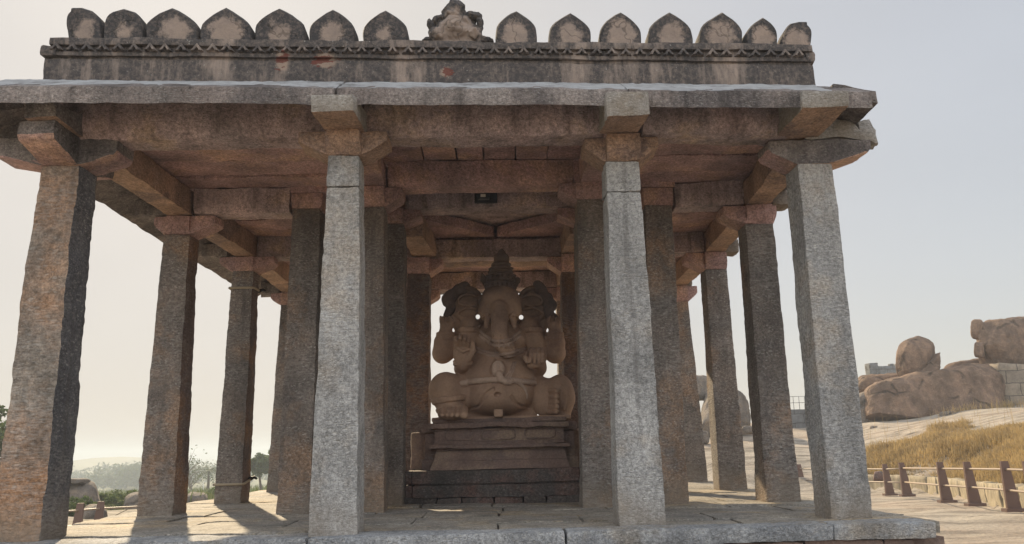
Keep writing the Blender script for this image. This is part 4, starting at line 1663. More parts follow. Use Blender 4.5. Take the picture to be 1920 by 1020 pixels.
# ------------------------------------------------------------------ platform
g = Geo()
edges = [-5.3, -3.4, -1.75, .58, 3.05, 4.02]
for i in range(len(edges) - 1):
    a, b = edges[i] + .006, edges[i + 1] - .006
    d = random.uniform(-.012, .012)
    def yf(x):
        return 7.55 + .025 * (x + 1.2) + d
    C = [[[(x, yf(x) + .02, -.15), (x, yf(x), -.004)], [(x, 8.02, -.15), (x, 8.02, -.004)]] for x in (a, b)]
    hexa(g, C, .04, .022, .009)
edge = g.build('platform_edge', MAT['edge'], PAV, sharp=42)
g = Geo()
xe = -5.25
y0 = 8.03
rows = [8.03, 8.75, 9.5, 10.3, 11.2, 12.1, 13.0, 14.0, 15.0, 16.1, 17.25]
for r0, r1 in zip(rows[:-1], rows[1:]):
    x = -5.05 + random.uniform(-.05, .05)
    while x < 4.0:
        w = random.uniform(.8, 1.9)
        x2 = min(x + w, 4.12 + .025 * (r0 - 8))
        if 4.12 - x2 < .4:
            x2 = 4.12 + .025 * (r0 - 8)
        sk0, sk1 = .10 * x, .10 * x2
        h = random.uniform(-.010, .006) - .006
        gg = .009
        C = [[[(x + gg, r0 + gg - sk0 * .6, -.12), (x + gg, r0 + gg - sk0 * .6, h)], [(x + gg + random.uniform(-.03, .03), r1 - gg - sk0 * .6, -.12), (x + gg, r1 - gg - sk0 * .6, h)]],
             [[(x2 - gg, r0 + gg - sk1 * .6, -.12), (x2 - gg, r0 + gg - sk1 * .6, h)], [(x2 - gg, r1 - gg - sk1 * .6, -.12), (x2 - gg, r1 - gg - sk1 * .6, h)]]]
        hexa(g, C, .09, .02, .008)
        x = x2
g.build('paving', MAT['floor'], PAV, sharp=42)
g = Geo()
hexa(g, box(-5.0, 4.12, 7.98, 17.2, -1.25, -.05), .25, .02, .01)
g.build('platform_core', MAT['dark'], PAV, sharp=42)
g = Geo()
x = -5.1
while x < 3.8:
    x2 = min(x + random.uniform(.7, 1.3), 3.83)
    hexa(g, box(x + .006, x2 - .006, 7.66 + .025 * x + random.uniform(-.01, .01), 8.1, -.95, -.155), .05, .025, .014)
    x = x2
hexa(g, box(3.86, 4.2, 7.9, 17.25, -1.25, -.16), .1, .03, .02)
hexa(g, box(-5.15, -4.9, 7.9, 17.25, -1.4, -.16), .1, .03, .02)
g.build('retaining_wall', MAT['ped'], PAV, sharp=42)

# ------------------------------------------------------------------ lamp on the shrine beam and ropes round a column
LP = at(907, 371, 11.44)
lamp = empty('flood_lamp', LP)
tag(lamp, 'small black flood lamp with pale lens fixed to dark shrine beam above the statue', 'lamp')
g = Geo()
c = at(911, 369, 11.46)
hexa(g, box(c[0] - .17, c[0] + .17, 11.45, 11.478, c[2] - .10, c[2] + .10), .05, .004, 0)
g.build('backplate', MAT['black'], lamp, smooth=False)
g = Geo()
hexa(g, box(LP[0] - .085, LP[0] + .085, 11.33, 11.40, LP[2] - .05, LP[2] + .05), .02, .012, 0)
tube(g, [LP + np.array([-.10, -.06, 0]), LP + np.array([-.10, .02, .05]), LP + np.array([.10, .02, .05]), LP + np.array([.10, -.06, 0])], .008, 6)
g.build('housing', MAT['black'], lamp, sharp=40)
g = Geo()
hexa(g, box(LP[0] - .045, LP[0] + .03, 11.318, 11.334, LP[2] - .022, LP[2] + .022), .02, .004, 0)
g.build('lens', MAT['glass'], lamp, smooth=False)


def rope(py0, lab, knot, sag):
    zc = at(440, py0, 13.07)[2]
    t = zc / 3.72
    hw = .215 + (.18 - .215) * t + .022
    cx = -4.285 + .05 * t
    P = []
    for (sx, sy) in ((-1, -1), (1, -1), (1, 1), (-1, 1), (-1, -1)):
        P.append(np.array([cx + sx * hw, 13.30 + sy * hw, zc + (sag if sx > 0 and sy > 0 else 0)]))
    Q = []
    for a, b in zip(P[:-1], P[1:]):
        for k in np.linspace(.04, .96, 6):
            Q.append(a + (b - a) * k)
    Q.append(Q[0])
    g = Geo()
    tube(g, Q, .021, 8, caps=False)
    o = g.build('rope', MAT['rope'], None)
    tag(o, lab, 'rope', 'ropes tied round a left column')
    g = Geo()
    kp = P[2] + np.array([0, -.1, 0])
    S5 = SDF(kp - .16, kp + .16, .012)
    S5.ell(kp, (.04, .05, .035), .01)
    S5.chain([kp, kp + np.array([.06, 0, .02]), kp + np.array([.10, -.02, .0])], [.025, .022, .02], .01)
    V_, F_ = S5.mesh()
    g.add(V_, F_)
    g.build('knot', MAT['black'], o)


rope(539, 'pale rope tied near the top of the left third-row column', True, 0)
rope(908, 'pale rope tied near the foot of the left third-row column', True, .07)

# ------------------------------------------------------------------ worn stucco figure in the middle of the parapet
Yf = fy(-.42, PY + .08)
def fp(px, py, dy=0):
    return at(px, py, Yf + dy)
S6 = SDF(fp(785, 86) + [0, -.16, 0], fp(935, -4) + [0, .36, 0], .0085)
S6.ell(fp(851, 62, .08), (.25, .14, .13), .03)
S6.ell(fp(850, 50, .03), (.115, .13, .11), .02)
S6.ell(fp(849, 30, .05), (.075, .09, .05), .02)
S6.ell(fp(853, 20, .08), (.125, .11, .10), .02)
S6.ell(fp(852, 46, .12), (.235, .10, .15), .03)
S6.ell(fp(852, 60, .10), (.27, .12, .12), .03)
S6.ell(fp(850, 6, .08), (.06, .08, .09), .03)
S6.ell(fp(820, 64, .0), (.075, .08, .06), .02)
S6.ell(fp(885, 62, .0), (.08, .08, .07), .02)
S6.ell(fp(826, 36, .08), (.10, .07, .035), .03, rot=22)
S6.ell(fp(806, 48, .06), (.045, .07, .06), .02)
S6.ell(fp(876, 40, .04), (.04, .06, .07), .02, rot=25)
S6.ell(fp(888, 33, .08), (.10, .08, .045), .02, rot=-10)
S6.ell(fp(898, 48, .06), (.035, .06, .08), .02)
S6.ell(fp(905, 78, .10), (.12, .08, .05), .04)
S6.ell(fp(800, 79, .10), (.05, .08, .035), .03)
S6.ell(fp(864, 52, .0), (.03, .05, .09), .02, rot=12)
S6.box(fp(803, 84, 0) * [1, 1, 1] + [0, 0, -.02], fp(902, 68, .2), .03, .02)
V_, F_ = S6.mesh()
V_ = V_ + np.stack([fbm(V_, 11, 4, ch) for ch in range(3)], -1) * .022
g = Geo()
g.add(V_, F_)
fig = g.build('stucco_figure', MAT['merlon'], par)
# ------------------------------------------------------------------ boulders and stones on the right-hand hillside
BG = 'boulders piled on the right-hand rock slope'


def boulder(C, lab, mat='boulder', res=.16, rnd=.8, amp=.12, freq=.5, group=BG, name='boulder', fine=.3, sup=4.0, cut=1):
    g = Geo()
    SEED[0] += 3
    hexa(g, C, res, 0 if sup else rnd, amp, freq=freq, fine=fine, nmax=80, sup=sup)
    # flat joint faces: shear the rounded body by a few random planes
    P = g.v[0]
    rs_ = np.random.default_rng(cut * 13 + len(lab))
    flat_ = sup > 4.5 and cut == 0
    c_ = (P.min(0) + P.max(0)) / 2
    h_ = (P.max(0) - P.min(0)) / 2
    for _ in range(9):
        n_ = rs_.normal(0, 1, 3)
        n_[1] = -abs(n_[1])
        n_ /= np.linalg.norm(n_)
        lim = np.linalg.norm(n_ * h_) * (rs_.uniform(1.0, 1.2) if flat_ else rs_.uniform(.86, .97)) if cut == 0 else np.abs(n_ * h_).sum() * rs_.uniform(.62, .80)
        ex_ = (P - c_) @ n_ - lim
        P -= np.maximum(ex_, 0)[:, None] * n_ * .92
    P += np.stack([fbm(P, 1.7, 4, ch, 31.7) for ch in range(3)], -1) * amp * .22
    o = g.build(name, MAT[mat], None)
    tag(o, lab, 'boulder' if name == 'boulder' else 'stone', group)
    return o


def C8(fbl, fbr, ftl, ftr, Y0, Y1, dep, db=None):
    """block from 4 photo corners: bottom edge at depth Y0, top edge at Y1, thickness dep"""
    a, b = at(*fbl, Y0), at(*fbr, Y0)
    c, d = at(*ftl, Y1), at(*ftr, Y1)
    k = np.array([(a[0] + b[0]) / 2 / Y0 * dep, dep, 0])       # body runs back along the line of sight
    return [[[a, c], [a + k, c + k * .8]], [[b, d], [b + k, d + k * .8]]]


boulder(C8((1616, 814), (1893, 786), (1612, 716), (1892, 668), 42, 43.5, 6), 'huge long brown boulder lying across the right-hand slope behind the railing', amp=.16, freq=.35, res=.11, sup=5.0, cut=0)
boulder(C8((1600, 806), (1652, 808), (1600, 735), (1655, 728), 43.2, 43.8, 3), 'pale split rock face at left end of the long boulder', mat='boulderg', rnd=.35, amp=.1)
boulder(C8((1600, 732), (1710, 724), (1608, 702), (1712, 690), 46.5, 47, 5), 'flat brown rock ledge below the ruined wall', rnd=.5, amp=.2)
boulder(C8((1680, 716), (1750, 709), (1674, 634), (1752, 623), 44.5, 44.7, 2.6), 'round brown boulder balanced on the long boulder', amp=.10, res=.07, sup=2.45, cut=0)
g = Geo()
a, b, c, d = at(1730, 702, 44.2), at(1764, 696, 44.2), at(1737, 688, 44.6), at(1766, 659, 44.6)
k = np.array([0, 1.6, 0])
hexa(g, [[[a, c], [a + k, c + k]], [[b, d], [b + k, d + k]]], .08, .14, .05)
o = g.build('boulder', MAT['boulder'], None)
tag(o, 'wedge-shaped rock leaning against the round balanced boulder', 'boulder', BG)
boulder(C8((1836, 684), (1960, 690), (1836, 594), (1965, 590), 44.5, 44.8, 5), 'big squarish boulder at right edge resting on stone blocks', amp=.18, res=.1, sup=6.5)
boulder(C8((1819, 634), (1842, 638), (1819, 598), (1843, 600), 45.5, 45.5, 1.2), 'small upper boulder wedged beside the big squarish boulder', rnd=.45, amp=.06, res=.08)
boulder(C8((1824, 668), (1846, 670), (1826, 639), (1843, 639), 44.6, 44.6, 1.0), 'small lower block under the left end of the big squarish boulder', rnd=.2, amp=.05, res=.08)
boulder(C8((1765, 700), (1850, 690), (1772, 680), (1845, 664), 47, 47.5, 3), 'low brown rock between the wedge rock and the big squarish boulder', rnd=.35, amp=.12)
boulder(C8((1758, 796), (1800, 792), (1759, 771), (1797, 770), 40.5, 40.6, .8), 'grey cut stone block at foot of the long boulder', mat='boulderg', rnd=.08, amp=.03, res=.08)
boulder(C8((1630, 812), (1648, 811), (1631, 797), (1647, 798), 40.8, 40.8, .5), 'small grey stone at left foot of the long boulder', mat='boulderg', rnd=.07, amp=.03, res=.06)
boulder(C8((1700, 811), (1724, 808), (1702, 803), (1722, 800), 40.2, 40.2, .4), 'small white stone lying in front of the long boulder', mat='boulderg', rnd=.1, amp=.02, res=.06)
boulder(C8((1305, 830), (1412, 812), (1322, 736), (1396, 728), 40, 41, 4), 'rounded pinkish boulder seen between two right-hand columns', mat='boulderg', rnd=1.1, amp=.18)
boulder(C8((1290, 745), (1345, 745), (1292, 698), (1335, 702), 42.5, 43, 3), 'upper pinkish boulder behind the narrow right back column', mat='boulderg', rnd=.6, amp=.15)
boulder(C8((1388, 814), (1418, 812), (1392, 797), (1414, 797), 37.5, 37.6, .6), 'small pale rock below the rounded pinkish boulder', mat='boulderg', rnd=.16, amp=.03, res=.07)
boulder(C8((1310, 832), (1330, 832), (1312, 806), (1328, 808), 36.5, 36.5, .5), 'small pale rock beside the narrow right back column', mat='boulderg', rnd=.14, amp=.03, res=.07)
boulder(C8((1638, 906), (1658, 905), (1639, 884), (1657, 885), 27.4, 27.5, .6), 'dark stone at the end of the low wall', mat='dark', rnd=.12, amp=.03, res=.06)

# block masonry under the big boulder, ruined wall on the ridge, low parapet with rail
g = Geo()
a, b = at(1885, 745, 43.4), at(1960, 745, 43.0)
hexa(g, [[[(a[0], 43.5, a[2] - .5), (a[0], 43.5, at(1885, 680, 43.5)[2])], [(a[0], 46.5, a[2] - .5), (a[0], 46.5, a[2] + 1.9)]],
         [[(b[0], 43.2, a[2] - .5), (b[0], 43.2, at(1960, 684, 43.5)[2])], [(b[0], 46.5, a[2] - .5), (b[0], 46.5, a[2] + 1.9)]]], .3, .05, .03)
tag(g.build('block_wall', MAT['masonry'], None), 'wall of squared stone blocks under the big boulder at right edge', 'wall')
g = Geo()
x0, x1 = at(1631, 690, 70)[0], at(1697, 690, 70)[0]
zb, zt = at(1660, 712, 70)[2], at(1660, 686, 70)[2]
hexa(g, box(x0, x0 + .7, 69.9, 71.0, zb, zt + .28), .2, .03, .02)
hexa(g, box(x0 + .72, x1, 70, 71, zb, zt), .25, .03, .02)
for k in range(3):
    hexa(g, box(x0 + 1.9 + k * .55, x0 + 2.2 + k * .5, 70.1, 70.6, zt - .02, zt + .2), .1, .03, .01)
tag(g.build('ruined_wall', MAT['ruin'], None), 'grey ruined stone wall on the skyline behind the round boulder', 'wall')
pw = empty('parapet_wall', at(1502, 790, 45))
tag(pw, 'low grey wall with thin railing seen between the two outer right columns', 'wall')
a, b = at(1470, 768, 45), at(1545, 766, 45)
g = Geo()
hexa(g, box(a[0], b[0], 45, 45.5, a[2] - 1.2, a[2]), .2, .02, .01)
g.build('wall', MAT['ruin'], pw, sharp=42)
g = Geo()
for k in range(8):
    x = a[0] + (b[0] - a[0]) * k / 7
    tube(g, [(x, 45.2, a[2] - .05), (x, 45.2, a[2] + .72)], .016, 5)
for dz in (.37, .72):
    tube(g, [(a[0], 45.2, a[2] + dz), (b[0], 45.2, a[2] + dz)], .014, 5)
g.build('railing', MAT['ruin'], pw)

# low rendered wall that holds back the dry bank
g = Geo()
pts = []
for Y in np.arange(14.5, 32.1, 1.1):
    x = float(wall_x(Y)) - .12
    pts.append((x, Y))
for (xa, ya), (xb, yb) in zip(pts[:-1], pts[1:]):
    za, zb = -.80 - .012 * (ya - 12), -.80 - .012 * (yb - 12)
    hexa(g, [[[(xa, ya, za - .3), (xa, ya, za + .50)], [(xb, yb - .002, zb - .3), (xb, yb - .002, zb + .50)]],
             [[(xa + .4, ya, za - .3), (xa + .4, ya, za + .50)], [(xb + .4, yb - .002, zb - .3), (xb + .4, yb - .002, zb + .50)]]], .12, .03, .03)
tag(g.build('low_wall', MAT['lowwall'], None), 'low stained cream wall holding back the dry grass bank behind the railing', 'wall')


# ------------------------------------------------------------------ railings
def post(g, p, d, h=.92, lean=1):
    """upright plate, one edge plumb, the other battered; d = direction of the battered side"""
    p = np.array(p, float)
    d = np.array([d[0], d[1], 0.0])
    d /= np.linalg.norm(d)
    n = np.array([-d[1], d[0], 0]) * .03
    w0, w1 = .29, .15
    C = [[[p - n, p - n + [0, 0, h]], [p + n, p + n + [0, 0, h]]], [[p - n + d * w0, p - n + d * w1 + [0, 0, h]], [p + n + d * w0, p + n + d * w1 + [0, 0, h]]]]
    hexa(g, C, .1, .006, .001)
    q = p + d * (w0 / 2)
    e = d * (w0 / 2 + .06)
    m = n * 3.2
    hexa(g, [[[q - e - m - [0, 0, .05], q - e - m + [0, 0, .015]], [q - e + m - [0, 0, .05], q - e + m + [0, 0, .015]]],
             [[q + e - m - [0, 0, .05], q + e - m + [0, 0, .015]], [q + e + m - [0, 0, .05], q + e + m + [0, 0, .015]]]], .15, .004, 0)


def railing(name, label, posts, d, ext0=None, ext1=None, zs=(.36, .76), h=.92):
    e = empty(name, posts[0])
    tag(e, label, 'railing')
    for p in posts:
        g = Geo()
        post(g, p, d, h)
        g.build('post', MAT['post'], e, sharp=40)
    line = ([ext0] if ext0 is not None else []) + list(posts) + ([ext1] if ext1 is not None else [])
    dd = np.array([d[0], d[1], 0.0])
    dd /= np.linalg.norm(dd)
    for z in zs:
        g = Geo()
        tube(g, [np.array(p, float) + dd * .10 + [0, 0, z] for p in line], .022, 8)
        g.build('rail', MAT['rail'], e)
    return e


def gp(px, Y, dz=0.0):
    q = at(px, 900, Y)
    return (q[0], Y, tz(q[0], Y) + dz)


rp = [(11.76, 24.2), (10.73, 20.15), (10.46, 18.5), (9.93, 16.25)]
zr = [-.86, -.75, -.71, -.65]
posts = [(x, y, z) for (x, y), z in zip(rp, zr)] + [(9.52, 14.9, -.62)]
railing('railing', 'mauve plate-post railing with cream pipes along the paved rock on the right', posts, (1, .0), ext1=(9.0, 12.5, -.6))
posts = [(12.15, 26.1, -.95), (11.0, 30.5, -1.02), (9.6, 35.5, -1.0), (8.0, 41, -.9)]
railing('railing', 'far stretch of cream pipe railing glimpsed behind the right-hand columns', posts, (1, .0), ext0=(11.8, 24.35, -.88))
posts = [(-9.95, 20.0, -1.30), (-9.80, 20.7, -1.31), (-8.1, 24.6, -1.45), (-6.6, 28.4, -1.55)]
posts = [(x + .0, y, z) for x, y, z in posts]
railing('railing', 'mauve plate-post railing with cream pipes beyond the left edge of the platform', posts, (-1, 0), ext0=(-10.9, 17.8, -1.25), zs=(.46, .80), h=.97)

# ------------------------------------------------------------------ dry grass bank
g = Geo()
V, Fs = [], []
rs = np.random.default_rng(5)
def blade(p, h, az, lean, w):
    d = np.array([math.cos(az), math.sin(az), 0])
    s = np.array([-d[1], d[0], 0]) * w
    a = p
    b = p + d * h * lean * .35 + np.array([0, 0, h * .6])
    c = p + d * h * lean + np.array([0, 0, h * (1 - .3 * lean)])
    n = len(V)
    V.extend([a - s, a + s, b + s * .7, b - s * .7, c])
    Fs.extend([(n, n + 1, n + 2, n + 3), (n + 3, n + 2, n + 4)])
cnt = 0
while cnt < 62000:
    Y = rs.uniform(16, 43)
    x = float(wall_x(Y)) + rs.uniform(.15, 16)
    px = 960 + F * (x / Y) * 1.0
    if px < 1600 or px > 2000:
        continue
    ang = math.degrees(math.atan2(x, Y))
    # grass stops short of the rock apron in front of the long boulder
    lim = np.interp(px, [1600, 1650, 1700, 1760, 1830, 1920], [31, 33, 34, 35, 33, 31])
    nz = float(fbm(np.array([x, Y, 0.0]), .35, 3))
    if Y > lim + nz * 1.6 or nz < -.95:
        continue
    p = np.array([x, Y, tz(x, Y) - .02])
    k = rs.integers(4, 9)
    hh = rs.uniform(.07, .40) * (1 + .7 * nz) * rs.uniform(.4, 1.0)
    az0 = rs.uniform(0, 6.28)
    for _ in range(k):
        blade(p + np.array([rs.normal(0, .07), rs.normal(0, .07), 0]), hh * rs.uniform(.6, 1.25), rs.uniform(0, 6.28) * .6 + az0 * .4, rs.uniform(.1, .9), rs.uniform(.006, .014))
        cnt += 1
for _ in range(160):                                           # thin tall stalks
    Y = rs.uniform(24, 40)
    x = float(wall_x(Y)) + rs.uniform(.3, 12)
    blade(np.array([x, Y, tz(x, Y)]), rs.uniform(.6, 1.1), rs.uniform(0, 6.28), rs.uniform(.1, .3), .006)
for _ in range(320):                                           # dry tufts at the foot of the long boulder
    px = rs.choice([rs.normal(1810, 26), rs.normal(1890, 18)])
    Y = rs.uniform(40.3, 41.6)
    x = at(px, 780, Y)[0]
    blade(np.array([x, Y, tz(x, Y)]), rs.uniform(.12, .55), rs.uniform(0, 6.28), rs.uniform(.2, .7), .01)
g.add(V, Fs)
tag(g.build('dry_grass', MAT['straw'], None, origin=(0, 0, 0), smooth=False), kind='stuff')

# ------------------------------------------------------------------ left: boulders, shrubs, trees, plain, far hill
LG = 'boulders below the left railing'
boulder(C8((90, 965), (196, 965), (110, 905), (178, 903), 30, 30.8, 3), 'big rounded boulder below the left railing behind the corner column', mat='boulderg', rnd=.9, amp=.1, res=.1, group=LG)
boulder(C8((110, 910), (168, 910), (108, 899), (170, 899), 30.5, 30.5, 1.6), 'flat grey slab lying on the big rounded boulder', mat='boulderg', rnd=.1, amp=.03, res=.08, group=LG)
boulder(C8((228, 960), (300, 958), (236, 930), (296, 922), 36, 36.5, 3), 'long low boulder beyond the left railing beside the second column', mat='boulderg', rnd=.5, amp=.12, res=.12, group=LG)
boulder(C8((345, 946), (395, 944), (352, 926), (388, 925), 42, 42.4, 2), 'low grey boulder between the second and third left columns', mat='boulderg', rnd=.4, amp=.1, res=.12, group=LG)
boulder(C8((150, 985), (205, 980), (152, 948), (198, 943), 25, 25.4, 2), 'grey rock right behind the paired posts of the left railing', mat='boulderg', rnd=.5, amp=.08, res=.1, group=LG)


def leafcloud(V, Fs, c, r, n, size, rs, squash=.8, flat=0.0):
    """n leaf-sized quads in lobed clumps"""
    for _ in range(n):
        d = rs.normal(0, 1, 3)
        d /= np.linalg.norm(d)
        p = c + d * r * np.array([1, 1, squash]) * rs.uniform(.35, 1.0) ** .5
        a = rs.normal(0, 1, 3)
        a[2] *= .6
        a /= np.linalg.norm(a)
        b = np.cross(a, rs.normal(0, 1, 3))
        b /= np.linalg.norm(b) + 1e-9
        s = size * rs.uniform(.6, 1.3)
        k = len(V)
        V.extend([p - a * s, p + b * s * .5, p + a * s, p - b * s * .5])
        Fs.append((k, k + 1, k + 2, k + 3))


def tree(x, y, h, cr, label, mat='leaf', leaves=1800, size=.11, name='leafy_tree', cat='tree', group=None, z=None, seed=1, lobes=16, bare=False):
    rs = np.random.default_rng(seed)
    z0 = tz(x, y) - .1 if z is None else z
    e = empty(name, (x, y, z0))
    tag(e, label, cat, group)
    g = Geo()
    base = np.array([x, y, z0])
    top = base + np.array([rs.normal(0, .1) * h, rs.normal(0, .05) * h, h * .62])
    T = bez([base, base + (top - base) * .5 + rs.normal(0, .03, 3) * h, top], 5)
    tube(g, T, list(np.linspace(h * .035, h * .014, len(T))), 7)
    tips = []
    for k in range(9 if not bare else 14):
        t = rs.uniform(.35, 1.0)
        p = T[int(t * (len(T) - 1))]
        az = rs.uniform(0, 6.28)
        q = p + np.array([math.cos(az) * cr * rs.uniform(.5, .95), math.sin(az) * cr * rs.uniform(.5, .95), h * rs.uniform(.12, .34)])
        B = bez([p, p + (q - p) * .5 + np.array([0, 0, .04 * h]), q], 4)
        tube(g, B, list(np.linspace(h * .013, h * .004, len(B))), 5)
        tips.append(q)
        if bare:
            for _ in range(6):
                q2 = q + rs.normal(0, .12, 3) * h + np.array([0, 0, .05 * h])
                tube(g, [B[rs.integers(2, len(B))], q2], [h * .004, h * .0015], 4)
                tips.append(q2)
    g.build('trunk', MAT['bark'], e)
    V, Fs = [], []
    cc = base + np.array([0, 0, h * .68])
    cs = tips + [cc + rs.normal(0, .38, 3) * np.array([cr, cr, h * .3]) for _ in range(lobes)]
    n = leaves // len(cs)
    for c in cs:
        leafcloud(V, Fs, c, cr * rs.uniform(.22, .42), int(n * rs.uniform(.6, 1.4)), size, rs)
    g = Geo()
    g.add(V, Fs)
    g.build('crown', MAT[mat], e, smooth=False)
    return e


q = at(-20, 900, 40)
tree(q[0], 40, 5.6, 1.9, 'dark leafy tree at the left edge beside the corner column', leaves=3800, size=.12, seed=3, z=-1.9)
q = at(492, 900, 85)
tree(q[0], 85, 4.6, 1.7, 'leafy green tree between the third and fourth left columns', mat='leaf2', leaves=3000, size=.16, seed=5, z=at(492, 930, 85)[2])
q = at(366, 900, 130)
tree(q[0], 130, 6.9, 2.3, 'thin half-bare tree rising above the palms', mat='leaf', leaves=650, size=.17, name='bare_tree', seed=8, z=at(366, 927, 130)[2], bare=True)


def palm(x, y, z0, h, fr, label, seed, group='palms on the plain', n=15, seg=9):
    rs = np.random.default_rng(seed)
    e = empty('palm_tree', (x, y, z0))
    tag(e, label, 'palm', group)
    g = Geo()
    b = np.array([x, y, z0])
    top = b + np.array([rs.normal(0, .06) * h, 0, h])
    T = bez([b, b + (top - b) * .5 + np.array([.03 * h, 0, 0]), top], 5)
    tube(g, T, list(np.linspace(.22, .12, len(T))), 7)
    g.build('trunk', MAT['bark'], e)
    V, Fs = [], []
    for k in range(n):
        az = 2 * math.pi * k / n + rs.uniform(-.2, .2)
        el = rs.uniform(-.25, 1.1)
        d = np.array([math.cos(az), math.sin(az), 0])
        P = []
        for t in np.linspace(0, 1, seg):
            P.append(top + d * fr * t * math.cos(el * .7) + np.array([0, 0, fr * (t * math.sin(el) - .62 * t * t)]))
        s = np.array([-d[1], d[0], 0])
        for i in range(seg - 1):
            L = fr * .24 * math.sin(math.pi * (.12 + .85 * i / seg))
            for sg in (-1, 1):
                k0 = len(V)
                dn = np.array([0, 0, -.45 * L])
                V.extend([P[i], P[i] + (P[i + 1] - P[i]) * .55, P[i] + (P[i + 1] - P[i]) * 1.1 + sg * s * L + dn])
                Fs.append((k0, k0 + 1, k0 + 2))
            k0 = len(V)
            V.extend([P[i] - s * .03, P[i] + s * .03, P[i + 1] + s * .02, P[i + 1] - s * .02])
            Fs.append((k0, k0 + 1, k0 + 2, k0 + 3))
    g = Geo()
    g.add(V, Fs)
    g.build('crown', MAT['palmleaf'], e, smooth=False)


for px, pt, pb, Y, lab, sd_ in ((388, 884, 925, 110, 'nearest palm with drooping fronds left of the third left column', 1),
                                (186, 882, 906, 330, 'lone palm in the haze just right of the corner column', 2),
                                (214, 880, 908, 310, 'palm at the left end of the hazy grove', 3),
                                (330, 876, 912, 240, 'tall hazy palm just right of the second left column', 4),
                                (262, 874, 908, 300, 'palm at the right end of the hazy grove', 5),
                                (238, 876, 908, 305, 'palm in the middle of the hazy grove', 6)):
    b, t = at(px, pb, Y), at(px, pt, Y)
    palm(b[0], Y, b[2], t[2] - b[2], 2.4 if Y > 150 else 2.3, lab, sd_)

# far wood on the plain: one mass
rs = np.random.default_rng(21)
V, Fs = [], []
for _ in range(230):
    Y = rs.uniform(320, 500)
    px = rs.uniform(-60, 560)
    if rs.random() < .35:
        px, Y = rs.normal(245, 28), rs.uniform(300, 400)
    b = at(px, 900, Y)
    zb = tz(b[0], Y)
    h = rs.uniform(4.5, 9.5)
    for _k in range(5):
        c = np.array([b[0] + rs.normal(0, 2.0), Y + rs.normal(0, 2), zb + h * rs.uniform(.3, .95)])
        leafcloud(V, Fs, c, h * .26, 26, .75, rs)
g = Geo()
g.add(V, Fs)
tag(g.build('distant_wood', MAT['leaf'], None, origin=(0, 0, 0), smooth=False), kind='stuff')

# bright scrub just below the left railing, reeds on the plain
SG = 'green shrubs below the left railing'
for i, (px, py, Y, r, lab) in enumerate(((205, 952, 38, .55, 'bright green shrub beside the big rounded boulder'), (222, 950, 40, .6, 'bright green shrub left of the long low boulder'),
                                         (150, 968, 28, .5, 'green shrub behind the corner column foot'), (410, 940, 55, .8, 'green shrub behind the foot of the third left column'),
                                         (240, 945, 44, .7, 'wide green shrub above the long low boulder'))):
    b = at(px, py, Y)
    rs = np.random.default_rng(40 + i)
    e = empty('green_shrub', (b[0], Y, b[2]))
    tag(e, lab, 'shrub', SG)
    V, Fs = [], []
    for _k in range(12):
        leafcloud(V, Fs, b + rs.normal(0, .6, 3) * np.array([r * 1.4, r, r * .4]) + [0, 0, r * .5], r * .4, 70, .09, rs)
    g = Geo()
    g.add(V, Fs)
    g.build('foliage', MAT['shrub'], e, smooth=False)
    g = Geo()
    for _k in range(6):
        tube(g, [b + np.array([rs.normal(0, .08), 0, -.5]), b + np.array([rs.normal(0, r), rs.normal(0, r), r * .6])], [.02, .008], 5)
    g.build('stem', MAT['bark'], e)
V, Fs = [], []
rs = np.random.default_rng(77)
for _ in range(9000):
    Y = 42 * (6.2 ** rs.random())
    px = rs.uniform(100, 540)
    x = at(px, 900, Y)[0]
    nz = float(fbm(np.array([x, Y, 0.0]), .05, 3))
    if nz < -.15:
        continue
    blade(np.array([x, Y, tz(x, Y)]), rs.uniform(.3, .9) * (1 + Y / 160), rs.uniform(0, 6.28), rs.uniform(.1, .6), .03 + Y * .0006)
g = Geo()
g.add(V, Fs)
tag(g.build('reeds', MAT['reed'], None, origin=(0, 0, 0), smooth=False), kind='stuff')

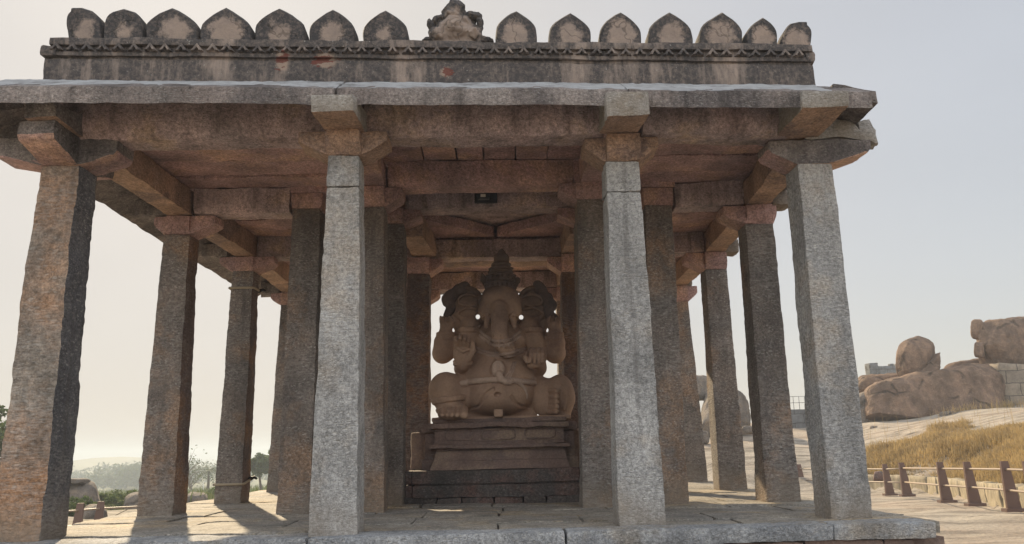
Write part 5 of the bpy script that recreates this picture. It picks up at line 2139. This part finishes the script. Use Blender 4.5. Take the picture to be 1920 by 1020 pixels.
# thin white pole near the palms
b, t = at(381, 926, 100), at(381, 904, 100)
g = Geo()
tube(g, [b - np.array([0, 0, .5]), t], [.05, .04], 8)
tag(g.build('white_pole', MAT['pole'], None), 'thin white pole standing beside the nearest palm', 'pole')

# far hill
HX = [-800, -150, -40, 60, 130, 190, 235, 285, 330, 380, 430, 480, 540, 620]
HY = [905, 905, 893, 884, 866, 858, 857, 868, 880, 884, 880, 878, 886, 905]
g = Geo()
V, Fs = [], []
nx_, ny_ = 200, 24
for j in range(ny_ + 1):
    v = j / ny_
    for i in range(nx_ + 1):
        px = -800 + 1420 * i / nx_
        Y = 640
        q = at(px, np.interp(px, HX, HY), Y)
        zc = max(q[2], -12.5)
        s = math.sin(math.pi * v)
        y = Y - 120 + 240 * v
        z = -13.2 + (zc + 13.2) * s
        V.append((q[0] * (y / Y if False else 1), y, z))
V = np.array(V)
V[:, 2] += (fbm(V, .02, 4) * 1.5) * (V[:, 2] > -12.8)
for j in range(ny_):
    for i in range(nx_):
        a = j * (nx_ + 1) + i
        Fs.append((a, a + 1, a + nx_ + 2, a + nx_ + 1))
g.add(V, Fs)
tag(g.build('hills', MAT['leaf2'], None, origin=(0, 0, 0)), kind='structure')

# ------------------------------------------------------------------ haze: the dusty air of the valley
hm = bpy.data.materials.new('dusty_air')
hm.use_nodes = True
nt_ = hm.node_tree
nt_.nodes.clear()
om = nt_.nodes.new('ShaderNodeOutputMaterial')
pv = nt_.nodes.new('ShaderNodeVolumePrincipled')
pv.inputs['Color'].default_value = (.86, .93, 1.0, 1)
pv.inputs['Density'].default_value = .0014
pv.inputs['Anisotropy'].default_value = .0
nt_.links.new(pv.outputs[0], om.inputs['Volume'])
me = bpy.data.meshes.new('haze')
hb = box(-2600, 2600, -300, 2400, -22, 14)
Vh = [hb[i][j][k] for i in (0, 1) for j in (0, 1) for k in (0, 1)]
me.from_pydata(Vh, [], [(0, 1, 3, 2), (4, 6, 7, 5), (0, 4, 5, 1), (2, 3, 7, 6), (0, 2, 6, 4), (1, 5, 7, 3)])
me.materials.append(hm)
ho = bpy.data.objects.new('haze', me)
COL.objects.link(ho)
tag(ho, kind='stuff')
